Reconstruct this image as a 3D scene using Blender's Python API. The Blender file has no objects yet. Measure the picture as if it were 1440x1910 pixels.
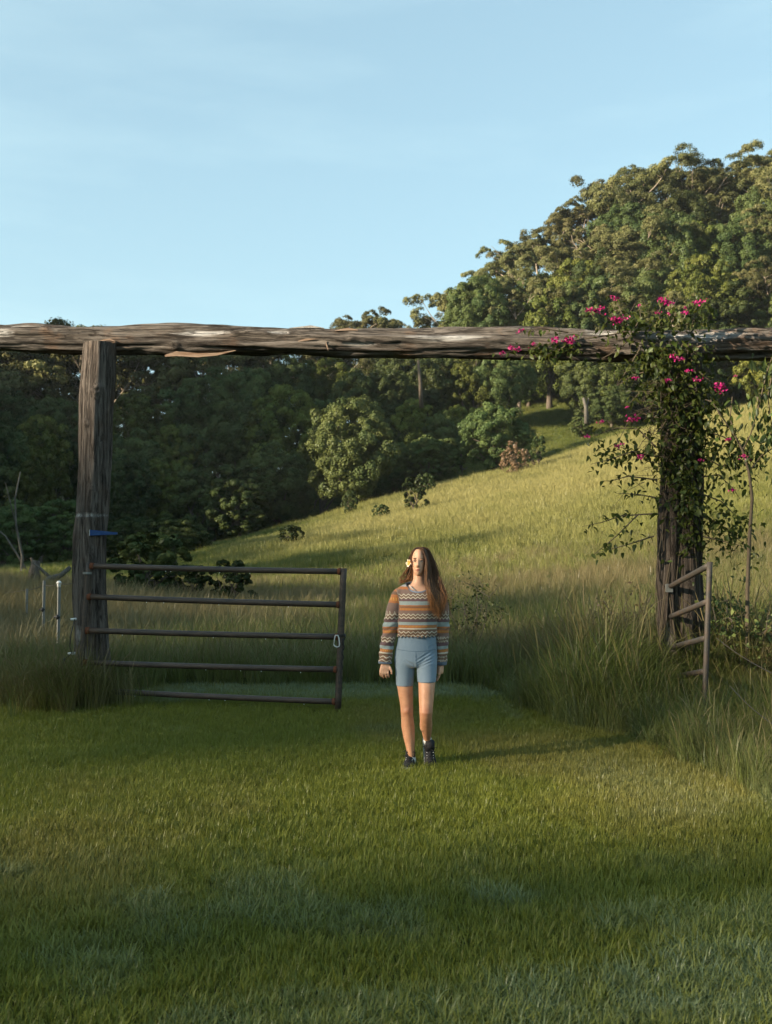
import bpy, bmesh, math, random
import numpy as np
from mathutils import Vector, Matrix, noise as mn

R = math.radians
rng = np.random.default_rng(7)
random.seed(7)
S = bpy.context.scene
col = S.collection

# ------------------------------------------------------------------ camera
CAM = (0.0, 0.0, 1.5)
FPX = 2000.0                       # focal length in pixels of the 1440-wide picture
TILT = math.atan(115 / FPX)
cd = bpy.data.cameras.new("camera"); cam = bpy.data.objects.new("camera", cd); col.objects.link(cam)
cam.location = CAM; cam.rotation_euler = (math.pi / 2 + TILT, 0, 0)
cd.sensor_fit = 'HORIZONTAL'; cd.sensor_width = 36.0; cd.lens = 36.0 * FPX / 1440
cd.clip_start = 0.1; cd.clip_end = 6000
cd.dof.use_dof = True; cd.dof.focus_distance = 8.6; cd.dof.aperture_fstop = 6.3
S.camera = cam

# ------------------------------------------------------------------ sky, sun, exposure
SUN_AZ = -116.0                     # degrees clockwise from +Y (the view direction): behind and left
SUN_EL = 17.0
w = bpy.data.worlds.new("World"); S.world = w; w.use_nodes = True
nt = w.node_tree; bg = nt.nodes["Background"]
sky = nt.nodes.new("ShaderNodeTexSky"); sky.sky_type = 'NISHITA'; sky.sun_disc = False
sky.sun_elevation = R(SUN_EL); sky.sun_rotation = R(SUN_AZ)
sky.altitude = 0; sky.air_density = 1.0; sky.dust_density = 1.0; sky.ozone_density = 1.3
# thin veils of cirrus over the whole sky
tc = nt.nodes.new("ShaderNodeTexCoord"); mp = nt.nodes.new("ShaderNodeMapping")
mp.inputs['Scale'].default_value = (0.9, 1.1, 5.0); mp.inputs['Rotation'].default_value = (0.05, 0.1, 0.2)
nz = nt.nodes.new("ShaderNodeTexNoise"); nz.inputs['Scale'].default_value = 2.2; nz.inputs['Detail'].default_value = 7; nz.inputs['Roughness'].default_value = 0.58
cr = nt.nodes.new("ShaderNodeValToRGB"); cr.color_ramp.elements[0].position = 0.47; cr.color_ramp.elements[1].position = 0.80
cr.color_ramp.elements[1].color = (0.15, 0.15, 0.15, 1)
mx = nt.nodes.new("ShaderNodeMix"); mx.data_type = 'RGBA'; mx.blend_type = 'MIX'
tint = nt.nodes.new("ShaderNodeMix"); tint.data_type = 'RGBA'; tint.blend_type = 'MULTIPLY'; tint.inputs['Factor'].default_value = 1.0
L = nt.links.new
L(tc.outputs['Generated'], mp.inputs['Vector']); L(mp.outputs['Vector'], nz.inputs['Vector']); L(nz.outputs['Fac'], cr.inputs['Fac'])
# even, slightly milky air: the whole sky's range compressed alike in every direction
dn = nt.nodes.new("ShaderNodeMix"); dn.data_type = 'RGBA'; dn.blend_type = 'MULTIPLY'; dn.inputs['Factor'].default_value = 1.0; dn.inputs['B'].default_value = (.2, .2, .2, 1)
gm_ = nt.nodes.new("ShaderNodeGamma"); gm_.inputs['Gamma'].default_value = 0.5
L(sky.outputs['Color'], dn.inputs['A']); L(dn.outputs['Result'], gm_.inputs['Color'])
L(cr.outputs['Color'], mx.inputs['Factor']); L(gm_.outputs['Color'], mx.inputs['A'])
mx.inputs['B'].default_value = (1.35, 1.35, 1.3, 1)
L(mx.outputs['Result'], tint.inputs['A']); tint.inputs['B'].default_value = (1.95, 2.45, 2.42, 1)
L(tint.outputs['Result'], bg.inputs['Color']); bg.inputs['Strength'].default_value = 0.138

sd = bpy.data.lights.new("sun", 'SUN'); sd.energy = 5.0; sd.angle = R(0.6); sd.color = (1.0, 0.83, 0.60)
sun = bpy.data.objects.new("sun", sd); col.objects.link(sun)
sv = Vector((math.sin(R(SUN_AZ)) * math.cos(R(SUN_EL)), math.cos(R(SUN_AZ)) * math.cos(R(SUN_EL)), math.sin(R(SUN_EL))))
sun.rotation_euler = sv.to_track_quat('Z', 'Y').to_euler(); sun.location = sv * 150
S.view_settings.view_transform = 'Standard'; S.view_settings.look = 'None'
S.view_settings.exposure = 1.75; S.view_settings.gamma = 1.0; S.view_settings.use_curve_mapping = False
S.render.engine = 'CYCLES'
S.cycles.use_denoising = True
try:
    S.cycles.denoiser = 'OPENIMAGEDENOISE'; S.cycles.denoising_input_passes = 'RGB_ALBEDO_NORMAL'; S.cycles.denoising_prefilter = 'ACCURATE'
except Exception: pass
S.cycles.max_bounces = 4; S.cycles.diffuse_bounces = 3; S.cycles.transmission_bounces = 4; S.cycles.transparent_max_bounces = 8
S.cycles.caustics_reflective = False; S.cycles.caustics_refractive = False

# ------------------------------------------------------------------ helpers
def P(u, v, Y):
    """the point at depth Y seen at pixel (u, v) of the 1440 x 1910 photograph"""
    a = (u - 720) / FPX; b = (955 - v) / FPX
    dy = math.cos(TILT) - b * math.sin(TILT); dz = math.sin(TILT) + b * math.cos(TILT)
    t = Y / dy
    return Vector((a * t, Y, CAM[2] + dz * t))

def mesh_np(name, V, F, smooth=False):
    """mesh from an (n,3) array and an (m,k) face array"""
    me = bpy.data.meshes.new(name)
    V = np.ascontiguousarray(V, dtype=np.float32); F = np.ascontiguousarray(F, dtype=np.int32)
    k = F.shape[1]; m = F.shape[0]
    me.vertices.add(len(V)); me.vertices.foreach_set("co", V.ravel())
    me.loops.add(m * k); me.loops.foreach_set("vertex_index", F.ravel())
    me.polygons.add(m); me.polygons.foreach_set("loop_start", np.arange(0, m * k, k, dtype=np.int32))
    me.polygons.foreach_set("loop_total", np.full(m, k, dtype=np.int32))
    if smooth: me.polygons.foreach_set("use_smooth", np.ones(m, dtype=bool))
    me.update(calc_edges=True); me.validate()
    return me

def fattr(me, name, vals):
    a = me.attributes.new(name, 'FLOAT', 'POINT'); a.data.foreach_set("value", np.ascontiguousarray(vals, dtype=np.float32))

def obj(name, me, mat=None, parent=None, label=None, cat=None, group=None, kind=None, loc=None):
    o = bpy.data.objects.new(name, me); col.objects.link(o)
    if mat is not None and me is not None:
        if len(me.materials) == 0: me.materials.append(mat)
    if parent is not None: o.parent = parent
    if loc is not None: o.location = loc
    tag(o, label, cat, group, kind)
    return o

def tag(o, label=None, cat=None, group=None, kind=None):
    if label: o['label'] = label
    if cat: o['category'] = cat
    if group: o['group'] = group
    if kind: o['kind'] = kind
    return o

def thing(name, loc, label, cat, group=None, rz=0.0, scale=None):
    o = bpy.data.objects.new(name, None); col.objects.link(o)
    o.location = loc; o.rotation_euler = (0, 0, rz); o.empty_display_size = 0.2
    if scale is not None: o.scale = scale
    return tag(o, label, cat, group)

class MB:
    """collects vertices and faces of one mesh"""
    def __init__(s): s.v = []; s.f = []
    def add(s, V, F):
        n = len(s.v); s.v.extend([tuple(p) for p in V]); s.f.extend([tuple(i + n for i in q) for q in F])
    def tube(s, pts, rad, n=8, cap=True, squash=None, twist=0.0):
        pts = [Vector(p) for p in pts]; m = len(pts)
        if not hasattr(rad, '__len__'): rad = [rad] * m
        V = []; F = []
        prev = None
        for i in range(m):
            t = (pts[min(i + 1, m - 1)] - pts[max(i - 1, 0)])
            t = t.normalized() if t.length > 1e-9 else Vector((0, 0, 1))
            if prev is None:
                a = Vector((0, 0, 1)) if abs(t.z) < 0.9 else Vector((1, 0, 0))
                x = t.cross(a).normalized()
            else:
                x = prev - t * prev.dot(t)
                x = x.normalized() if x.length > 1e-6 else t.orthogonal().normalized()
            prev = x; y = t.cross(x)
            r = rad[i]
            for k in range(n):
                an = 2 * math.pi * k / n + twist * i
                V.append(pts[i] + x * (math.cos(an) * r) + y * (math.sin(an) * r * (squash or 1.0)))
        for i in range(m - 1):
            for k in range(n):
                k2 = (k + 1) % n
                F.append((i * n + k, i * n + k2, (i + 1) * n + k2, (i + 1) * n + k))
        if cap:
            F.append(tuple(range(n - 1, -1, -1))); F.append(tuple((m - 1) * n + k for k in range(n)))
        s.add(V, F)
    def box(s, c, d, M=None):
        V = []
        for sx in (-1, 1):
            for sy in (-1, 1):
                for sz in (-1, 1):
                    p = Vector((sx * d[0] / 2, sy * d[1] / 2, sz * d[2] / 2))
                    if M is not None: p = M @ p
                    V.append(Vector(c) + p)
        s.add(V, [(0, 1, 3, 2), (4, 6, 7, 5), (0, 4, 5, 1), (2, 3, 7, 6), (0, 2, 6, 4), (1, 5, 7, 3)])
    def sphere(s, c, r, n=10, m=7):
        r = r if hasattr(r, '__len__') else (r, r, r)
        V = [Vector(c) + Vector((0, 0, r[2]))]
        for i in range(1, m):
            th = math.pi * i / m
            for k in range(n):
                ph = 2 * math.pi * k / n
                V.append(Vector(c) + Vector((r[0] * math.sin(th) * math.cos(ph), r[1] * math.sin(th) * math.sin(ph), r[2] * math.cos(th))))
        V.append(Vector(c) - Vector((0, 0, r[2])))
        F = [(0, 1 + k, 1 + (k + 1) % n) for k in range(n)]
        for i in range(m - 2):
            for k in range(n):
                a = 1 + i * n + k; b = 1 + i * n + (k + 1) % n
                F.append((a, a + n, b + n, b))
        e = len(V) - 1; q = 1 + (m - 2) * n
        F += [(q + k, e, q + (k + 1) % n) for k in range(n)]
        s.add(V, F)
    def mesh(s, name, smooth=True):
        me = bpy.data.meshes.new(name); me.from_pydata(s.v, [], s.f)
        if smooth: me.polygons.foreach_set("use_smooth", [True] * len(me.polygons))
        me.update(); return me

# ---- numpy value noise
def _h(ix, iy, s):
    n = (ix.astype(np.int64) * 374761393 + iy.astype(np.int64) * 668265263 + s * 974634777) & 0xFFFFFFFF
    n = ((n ^ (n >> 13)) * 1274126177) & 0xFFFFFFFF
    return ((n ^ (n >> 16)) & 0xFFFFFF) / float(0xFFFFFF)
def vnoise(x, y, s=0):
    x = np.asarray(x, float); y = np.asarray(y, float)
    ix = np.floor(x); iy = np.floor(y); fx = x - ix; fy = y - iy
    fx = fx * fx * (3 - 2 * fx); fy = fy * fy * (3 - 2 * fy)
    a = _h(ix, iy, s); b = _h(ix + 1, iy, s); c = _h(ix, iy + 1, s); d = _h(ix + 1, iy + 1, s)
    return (a * (1 - fx) + b * fx) * (1 - fy) + (c * (1 - fx) + d * fx) * fy
def fnoise(x, y, s=0, o=4):
    t = 0; a = 0.5; n = 0
    for i in range(o):
        t = t + a * vnoise(np.asarray(x) * 2 ** i, np.asarray(y) * 2 ** i, s + i * 17); n += a; a *= 0.5
    return t / n
def sstep(a, b, x):
    t = np.clip((x - a) / (b - a), 0, 1); return t * t * (3 - 2 * t)

# ---- materials
class Mat:
    """small node-graph builder"""
    def __init__(s, name):
        s.m = bpy.data.materials.new(name); s.m.use_nodes = True
        s.nt = s.m.node_tree; s.nt.nodes.clear()
        s.out = s.nt.nodes.new("ShaderNodeOutputMaterial")
    def n(s, typ, **kw):
        nd = s.nt.nodes.new(typ)
        for k, v in kw.items(): setattr(nd, k, v)
        return nd
    def put(s, sock, v):
        if v is None: return
        if isinstance(v, bpy.types.NodeSocket): s.nt.links.new(v, sock)
        elif isinstance(v, (tuple, list)) and len(v) == 3 and sock.type == 'RGBA': sock.default_value = (*v, 1)
        else: sock.default_value = v
    def attr(s, name, typ='GEOMETRY'):
        nd = s.n("ShaderNodeAttribute"); nd.attribute_name = name; nd.attribute_type = typ; return nd
    def objc(s): return s.n("ShaderNodeTexCoord").outputs['Object']
    def pos(s): return s.n("ShaderNodeNewGeometry").outputs['Position']
    def map(s, vec, scale=(1, 1, 1), loc=(0, 0, 0), rot=(0, 0, 0)):
        nd = s.n("ShaderNodeMapping"); s.put(nd.inputs['Vector'], vec)
        nd.inputs['Scale'].default_value = scale; nd.inputs['Location'].default_value = loc; nd.inputs['Rotation'].default_value = rot
        return nd.outputs['Vector']
    def noise(s, vec, scale=5, detail=4, rough=0.55, dist=0.0):
        nd = s.n("ShaderNodeTexNoise"); s.put(nd.inputs['Vector'], vec)
        nd.inputs['Scale'].default_value = scale; nd.inputs['Detail'].default_value = detail
        nd.inputs['Roughness'].default_value = rough; nd.inputs['Distortion'].default_value = dist
        return nd.outputs['Fac']
    def ramp(s, fac, stops, interp='LINEAR'):
        nd = s.n("ShaderNodeValToRGB"); s.put(nd.inputs['Fac'], fac); e = nd.color_ramp.elements
        nd.color_ramp.interpolation = interp
        while len(e) < len(stops): e.new(0.5)
        for i, (p, c) in enumerate(stops):
            e[i].position = p
            c = c if hasattr(c, '__len__') else (c, c, c)
            e[i].color = (*c, 1) if len(c) == 3 else c
        return nd.outputs['Color']
    def mix(s, f, a, b, mode='MIX'):
        nd = s.n("ShaderNodeMix", data_type='RGBA', blend_type=mode)
        s.put(nd.inputs['Factor'], f); s.put(nd.inputs['A'], a); s.put(nd.inputs['B'], b); return nd.outputs['Result']
    def math(s, op, a, b=None, c=None, clamp=False):
        nd = s.n("ShaderNodeMath", operation=op, use_clamp=clamp)
        s.put(nd.inputs[0], a)
        if b is not None: s.put(nd.inputs[1], b)
        if c is not None: s.put(nd.inputs[2], c)
        return nd.outputs[0]
    def sep(s, v):
        nd = s.n("ShaderNodeSeparateXYZ"); s.put(nd.inputs[0], v); return nd.outputs
    def hsv(s, c, h=0.5, sat=1.0, val=1.0):
        nd = s.n("ShaderNodeHueSaturation"); s.put(nd.inputs['Color'], c)
        s.put(nd.inputs['Hue'], h); s.put(nd.inputs['Saturation'], sat); s.put(nd.inputs['Value'], val); return nd.outputs['Color']
    def bump(s, h, dist=0.01, strength=1.0):
        nd = s.n("ShaderNodeBump"); s.put(nd.inputs['Height'], h)
        nd.inputs['Distance'].default_value = dist; nd.inputs['Strength'].default_value = strength; return nd.outputs['Normal']
    def bsdf(s, color, rough=0.8, normal=None, metal=0.0, spec=0.3, sss=None, sheen=0.0):
        nd = s.n("ShaderNodeBsdfPrincipled")
        s.put(nd.inputs['Base Color'], color); s.put(nd.inputs['Roughness'], rough); s.put(nd.inputs['Metallic'], metal)
        nd.inputs['Specular IOR Level'].default_value = spec
        if normal is not None: s.put(nd.inputs['Normal'], normal)
        if sss:
            nd.inputs['Subsurface Weight'].default_value = sss[0]; nd.inputs['Subsurface Radius'].default_value = sss[1]; nd.inputs['Subsurface Scale'].default_value = sss[2]
        if sheen: nd.inputs['Sheen Weight'].default_value = sheen
        s.nt.links.new(nd.outputs[0], s.out.inputs[0]); return s.m
    def leaf(s, color, trans=0.3, gloss=0.06, rough=0.45, tcol=None):
        d = s.n("ShaderNodeBsdfDiffuse"); t = s.n("ShaderNodeBsdfTranslucent"); g = s.n("ShaderNodeBsdfGlossy")
        s.put(d.inputs['Color'], color); s.put(t.inputs['Color'], tcol if tcol is not None else color)
        g.inputs['Roughness'].default_value = rough; g.inputs['Color'].default_value = (0.8, 0.85, 0.9, 1)
        m1 = s.n("ShaderNodeMixShader"); m1.inputs[0].default_value = trans
        s.nt.links.new(d.outputs[0], m1.inputs[1]); s.nt.links.new(t.outputs[0], m1.inputs[2])
        m2 = s.n("ShaderNodeMixShader"); s.put(m2.inputs[0], gloss)
        s.nt.links.new(m1.outputs[0], m2.inputs[1]); s.nt.links.new(g.outputs[0], m2.inputs[2])
        s.nt.links.new(m2.outputs[0], s.out.inputs[0]); return s.m

# ------------------------------------------------------------------ terrain
CP = []
for x in (-14, -7, 0, 7, 14):
    for y in (-40, -20, -6, 2, 8): CP.append((x, y, 0.0))
    CP.append((x, 12, 0.15))
CP += [(-4, 18, .35), (2, 18, .35), (8, 18, .55), (14, 18, .8), (-8, 20, .75), (-12, 24, 1.2), (-18, 28, 1.5), (-9, 25, .95), (-4, 28, .7), (3, 26, .8), (12, 26, 1.9), (20, 26, 3.0),
       (-10, 42, 1.2), (-3, 42, 2.0), (4, 42, 2.9), (12, 42, 4.3), (22, 42, 5.9), (-20, 45, 1.2),
       (-12, 62, 2.2), (-4, 62, 3.8), (4, 62, 5.3), (13, 62, 7.2), (24, 62, 9.3), (36, 62, 11),
       (-22, 85, 2.0), (-10, 85, 4.2), (2, 85, 6.9), (14, 85, 9.6), (30, 85, 13.4), (45, 85, 16.5),
       (-36, 108, 2.0), (-18.4, 108, 3.4), (-13, 108, 5.5), (-8.6, 108, 6.7), (-4.3, 108, 7.5), (0, 108, 8.6), (7, 108, 10.7), (11.9, 108, 11.5), (15.1, 108, 12.2), (20.5, 108, 14.0), (25.9, 108, 15.6), (39, 108, 18.8), (55, 108, 23),
       (-10, 124, 6.0), (2, 124, 9.0), (14, 124, 12.6), (26, 124, 16.5), (40, 124, 19.0), (55, 126, 22.5),
       (7, 135, 14.5), (20, 142, 21.0), (22, 152, 24.5), (34, 138, 21), (48, 138, 24), (64, 138, 28), (-10, 140, 12), (-25, 130, 6), (-50, 130, 5), (-60, 108, 3),
       (-50, 160, 7), (-20, 160, 15), (0, 162, 23), (14, 165, 28), (40, 160, 33), (60, 160, 39),
       (-70, 200, 7), (-30, 200, 14), (-2, 200, 29), (12, 200, 33), (30, 200, 46), (53, 200, 57), (80, 200, 63), (110, 200, 66),
       (-80, 260, 0), (-20, 260, 10), (20, 260, 30), (60, 260, 52), (100, 260, 58), (80, 120, 29), (80, 60, 17), (60, 20, 7), (40, 0, 1.5), (40, -30, 0),
       (-48, 20, 2.5), (-48, -20, 2.5), (-65, 60, 6), (-76, 72, 14), (-77, 92, 20), (-95, 85, 24), (-92, 110, 20), (-75, 0, 5), (-110, 40, 18), (-150, -130, 34), (-150, -60, 34), (-150, 0, 34), (-150, 45, 34), (-105, -60, 13), (-105, 0, 13), (-215, -60, 40), (-215, 20, 40), (-60, -60, 2),
       (-30, 0, .8), (-30, 30, 1.3), (-26, 65, 1.4), (-300, 0, 8), (300, 0, 20), (0, -300, 0), (-250, 300, 5), (250, 300, 40), (0, 420, 0), (250, -200, 0), (-250, -250, 3)]
CPA = np.array(CP, float)
def _k(d2): return np.sqrt(d2 + 16.0)
_A = _k(((CPA[:, None, :2] - CPA[None, :, :2]) ** 2).sum(-1))
_n = len(CPA)
_B = np.zeros((_n + 1, _n + 1)); _B[:_n, :_n] = _A - np.eye(_n) * 0.02; _B[:_n, _n] = 1; _B[_n, :_n] = 1
_W = np.linalg.solve(_B, np.append(CPA[:, 2], 0))
def T(x, y, detail=True):
    x = np.asarray(x, float); y = np.asarray(y, float); sh = np.broadcast(x, y).shape
    xf = np.broadcast_to(x, sh).ravel(); yf = np.broadcast_to(y, sh).ravel(); out = np.empty(len(xf))
    for i in range(0, len(xf), 20000):
        q = np.stack([xf[i:i + 20000], yf[i:i + 20000]], -1)
        out[i:i + 20000] = _k(((q[:, None] - CPA[None, :, :2]) ** 2).sum(-1)) @ _W[:_n] + _W[_n]
    r = np.hypot(xf, yf - 60)
    far = sstep(260, 420, r); out = out * (1 - far)
    near = (np.abs(xf) < 14) & (yf < 9)
    if detail:
        b = sstep(9, 40, np.hypot(xf, yf))
        out = out + b * (fnoise(xf / 9, yf / 9, 3, 4) - 0.5) * 0.9 + (fnoise(xf / 1.7, yf / 1.7, 8, 3) - 0.5) * 0.07
    return out.reshape(sh)
def Tz(x, y): return float(T(np.array([x]), np.array([y]))[0])

def lawn_right(y):  return np.interp(y, [0, 5, 6.5, 8.3, 9.4, 10.2, 11.2, 12.3, 12.9], [3.0, 2.6, 2.42, 2.25, 1.95, 1.62, 1.38, 1.35, 1.1])
def lawn_left(y):   return np.interp(y, [0, 9, 10.6, 11.3, 11.8, 12.3, 12.9], [-9, -8, -6.5, -4.6, -3.1, -2.75, -2.55])
def lawn_mask(x, y):
    n = (fnoise(x * 1.3, y * 1.3, 21, 3) - 0.5) * 0.6; n2 = (fnoise(x * .9, y * .9, 27, 4) - .5) * 1.5
    return sstep(-0.12, 0.12, np.minimum(np.minimum(lawn_right(y) - x + n2 * .7, x - lawn_left(y) + n), 12.75 - y + n * 0.5))

def sinh_axis(lo, hi, n, c, a):
    t0 = math.asinh((lo - c) / a); t1 = math.asinh((hi - c) / a)
    return c + a * np.sinh(np.linspace(t0, t1, n))
gx = sinh_axis(-1500, 1500, 281, 0, 14); gy = sinh_axis(-1200, 1800, 321, 14, 16)
GX, GY = np.meshgrid(gx, gy); GZ = T(GX, GY)
nx, ny = len(gx), len(gy)
ii = np.arange(nx * ny).reshape(ny, nx)
GF = np.stack([ii[:-1, :-1], ii[:-1, 1:], ii[1:, 1:], ii[1:, :-1]], -1).reshape(-1, 4)
gm = mesh_np("ground", np.stack([GX, GY, GZ], -1).reshape(-1, 3), GF, True)
fattr(gm, "lawn", lawn_mask(GX, GY).ravel())
# hill pasture: ripe grass on the slope, greener in the valley and under the trees
def ripe(x, y):
    e = sstep(24, 60, y) * sstep(122, 114, y) * sstep(-14, 6, x + (fnoise(x / 14, y / 14, 5, 3) - .5) * 16)
    return np.clip(e * (0.80 + 0.75 * (fnoise(x / 7, y / 16, 11, 4) - 0.35)), 0, 1)
fattr(gm, "ripe", ripe(GX, GY).ravel())
m = Mat("soil_and_grass"); p = m.pos()
n1 = m.noise(p, 0.35, 6, .6); n2 = m.noise(p, 3.0, 6, .65); n3 = m.noise(p, 30.0, 4, .7)
c = m.mix(m.ramp(n1, [(.35, 0), (.65, 1)]), (.042, .062, .015), (.072, .090, .022))
c = m.mix(m.ramp(m.attr("ripe").outputs['Fac'], [(0.1, 0), (.9, 1)]), c, m.mix(n2, (.095, .102, .030), (.150, .148, .052)))
c = m.mix(m.attr("lawn").outputs['Fac'], c, m.mix(n2, (.026, .034, .008), (.05, .055, .014)))
c = m.mix(m.math('MULTIPLY', n3, 0.5), c, (.035, .032, .012))
GROUND = m.bsdf(c, 0.95, m.bump(m.math('ADD', n3, n2), .05), spec=.1)
obj("ground", gm, GROUND, kind="structure")

# ------------------------------------------------------------------ trees
def leaf_cards(C, N, size, aspect=0.6, rs=None):
    """rhombic leaf sprays at C facing roughly N: 4 vertices each, tips bent"""
    rs = rs or rng
    n = len(C)
    r = rs.normal(size=(n, 3)); N = N / (np.linalg.norm(N, axis=1, keepdims=True) + 1e-9)
    a = r - N * (r * N).sum(1, keepdims=True); a /= np.linalg.norm(a, axis=1, keepdims=True) + 1e-9
    b = np.cross(N, a)
    s = size * rs.uniform(.65, 1.35, (n, 1))
    V = np.empty((n, 4, 3))
    V[:, 0] = C - a * s * .5; V[:, 1] = C + b * s * aspect * .5 + N * s * .08
    V[:, 2] = C + a * s * .5 - N * s * .12; V[:, 3] = C - b * s * aspect * .5 + N * s * .08
    F = np.arange(n * 4).reshape(n, 4)
    return V.reshape(-1, 3), F

def sph(n, rs):
    v = rs.normal(size=(n, 3)); return v / np.linalg.norm(v, axis=1, keepdims=True)

def foliage(lobes, centre, nb, nl, size, rs, flat=1.0, up=0.25, droop=0.0):
    """lobes (x,y,z,r): each is a clump of nb bumps, each bump a shell of nl leaf sprays"""
    Cs = []; Ns = []; Ts = []
    for (x, y, z, r) in lobes:
        lc = np.array([x, y, z]); od = lc - centre; od = od / (np.linalg.norm(od) + 1e-6)
        d = sph(nb, rs) + od * 0.55 + np.array([0, 0, up]); d /= np.linalg.norm(d, axis=1, keepdims=True)
        bc = lc + d * r * np.array([1, 1, flat]) * rs.uniform(.45, .8, (nb, 1))
        lt = rs.uniform(0, 1)
        for k in range(nb):
            br = r * rs.uniform(.38, .55)
            q = sph(nl, rs) + d[k] * 0.7 + np.array([0, 0, up]); q /= np.linalg.norm(q, axis=1, keepdims=True)
            c = bc[k] + q * br * np.array([1, 1, flat]) * rs.uniform(.7, 1.08, (nl, 1))
            if droop: c[:, 2] -= droop * rs.uniform(0, 1, nl) * br
            Cs.append(c); Ns.append(q + rs.normal(size=(nl, 3)) * .27); Ts.append(np.clip(lt * .5 + rs.uniform(0, .5) + rs.normal(size=nl) * .07, 0, 1))
    C = np.concatenate(Cs); N = np.concatenate(Ns); t = np.concatenate(Ts)
    V, F = leaf_cards(C, N, size, .62, rs)
    return V, F, np.repeat(t, 4)

def limb(mb, a, b, r0, r1, rs, sag=0.1, n=5, sides=6):
    a = np.array(a, float); b = np.array(b, float); L_ = np.linalg.norm(b - a); pts = []
    off = rs.normal(size=3) * L_ * sag
    for i in range(n + 1):
        t = i / n; pts.append(tuple(a + (b - a) * t + off * math.sin(math.pi * t) * .6 + rs.normal(size=3) * L_ * .012))
    mb.tube(pts, [r0 + (r1 - r0) * i / n for i in range(n + 1)], sides, cap=False)
    return pts

def leafmat(name, dark, light, trans=.12, gloss=.010, vary=.8):
    m = Mat(name); t = m.attr("tint").outputs['Fac']; rnd = m.n("ShaderNodeObjectInfo").outputs['Random']
    c = m.mix(t, dark, light)
    h = m.math('MULTIPLY_ADD', rnd, .036, .482); v = m.math('MULTIPLY_ADD', m.math('FRACT', m.math('MULTIPLY', rnd, 7.31)), vary, 1 - vary * .5)
    c = m.hsv(c, h, 1.0, v)
    return m.leaf(c, trans, gloss, tcol=m.mix(0.5, c, (.16, .17, .03), 'MIX'))
def barkmat(name, a, b, sc=(8, 8, 1.2), bump=.02):
    m = Mat(name); v = m.map(m.objc(), sc); n = m.noise(v, 2.0, 6, .65)
    return m.bsdf(m.mix(m.ramp(n, [(.35, 0), (.65, 1)]), a, b), .9, m.bump(n, bump), spec=.15)
M_GUM = leafmat("gum_leaves", (.050, .058, .022), (.125, .120, .048))
M_LAU = leafmat("laurel_leaves", (.038, .060, .022), (.082, .102, .032))
M_BUSH = leafmat("dark_bush_leaves", (.020, .034, .012), (.050, .064, .020))
M_YEL = leafmat("yellow_green_leaves", (.055, .075, .016), (.125, .135, .030))
M_DRY = leafmat("dry_brown_leaves", (.085, .058, .030), (.15, .105, .055), .2, .03)
B_GUM = barkmat("pale_gum_bark", (.19, .155, .12), (.36, .30, .24))
B_DRK = barkmat("dark_bark", (.045, .036, .028), (.12, .10, .08))
B_DEAD = barkmat("grey_dead_wood", (.055, .050, .043), (.125, .115, .10))

def make_laurel(seed, h=11.0, w=9.5, nlobe=54, cz=.55, leaf=.215, mat=None, nb=7, nl=116, low=.30, lean=0.0):
    rs = np.random.default_rng(seed); c = np.array([0, 0, h * cz]); lobes = []
    g = math.pi * (3 - math.sqrt(5)); ax = w / 2 * .80; az = h * (1 - cz) * .88
    for i in range(nlobe):
        z = 1 - 2 * (i + .5) / nlobe; rr = math.sqrt(1 - z * z); ph = g * i + rs.uniform(-.3, .3)
        k = rs.uniform(.78, 1.08)
        zz = z * az * k if z > 0 else z * (h * cz - h * low * .55) * k
        wob = 1 + .16 * math.sin(ph * 2 + seed) + .10 * math.sin(ph * 3 + seed * 2.2)
        lobes.append((rr * math.cos(ph) * ax * k * wob + lean * zz, rr * math.sin(ph) * ax * k * wob, c[2] + zz, w * rs.uniform(.105, .165)))
    for i in range(nlobe // 5):
        q = rs.normal(size=3) * .33; lobes.append((q[0] * ax, q[1] * ax, c[2] + q[2] * az, w * .16))
    V, F, t = foliage(lobes, c, nb, nl, leaf, rs)
    me = mesh_np("laurel_crown", V, F); fattr(me, "tint", t); me.materials.append(mat or M_LAU)
    mb = MB(); r0 = h * .03
    base = [(0, 0, -1.0), (rs.normal() * .1, rs.normal() * .1, h * .12), (rs.normal() * .2, rs.normal() * .2, h * .3), (lean * h * .3, 0, h * .55)]
    mb.tube(base, [r0 * 1.35, r0, r0 * .75, r0 * .4], 8, cap=False)
    for i in range(9):
        e = lobes[int(rs.integers(len(lobes)))]; limb(mb, base[1 + i % 2], e[:3], r0 * .5, r0 * .12, rs, .12)
    tm = mb.mesh("laurel_trunk"); tm.materials.append(B_DRK)
    return dict(crown=me, trunk=tm, h=h, w=w)

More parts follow.
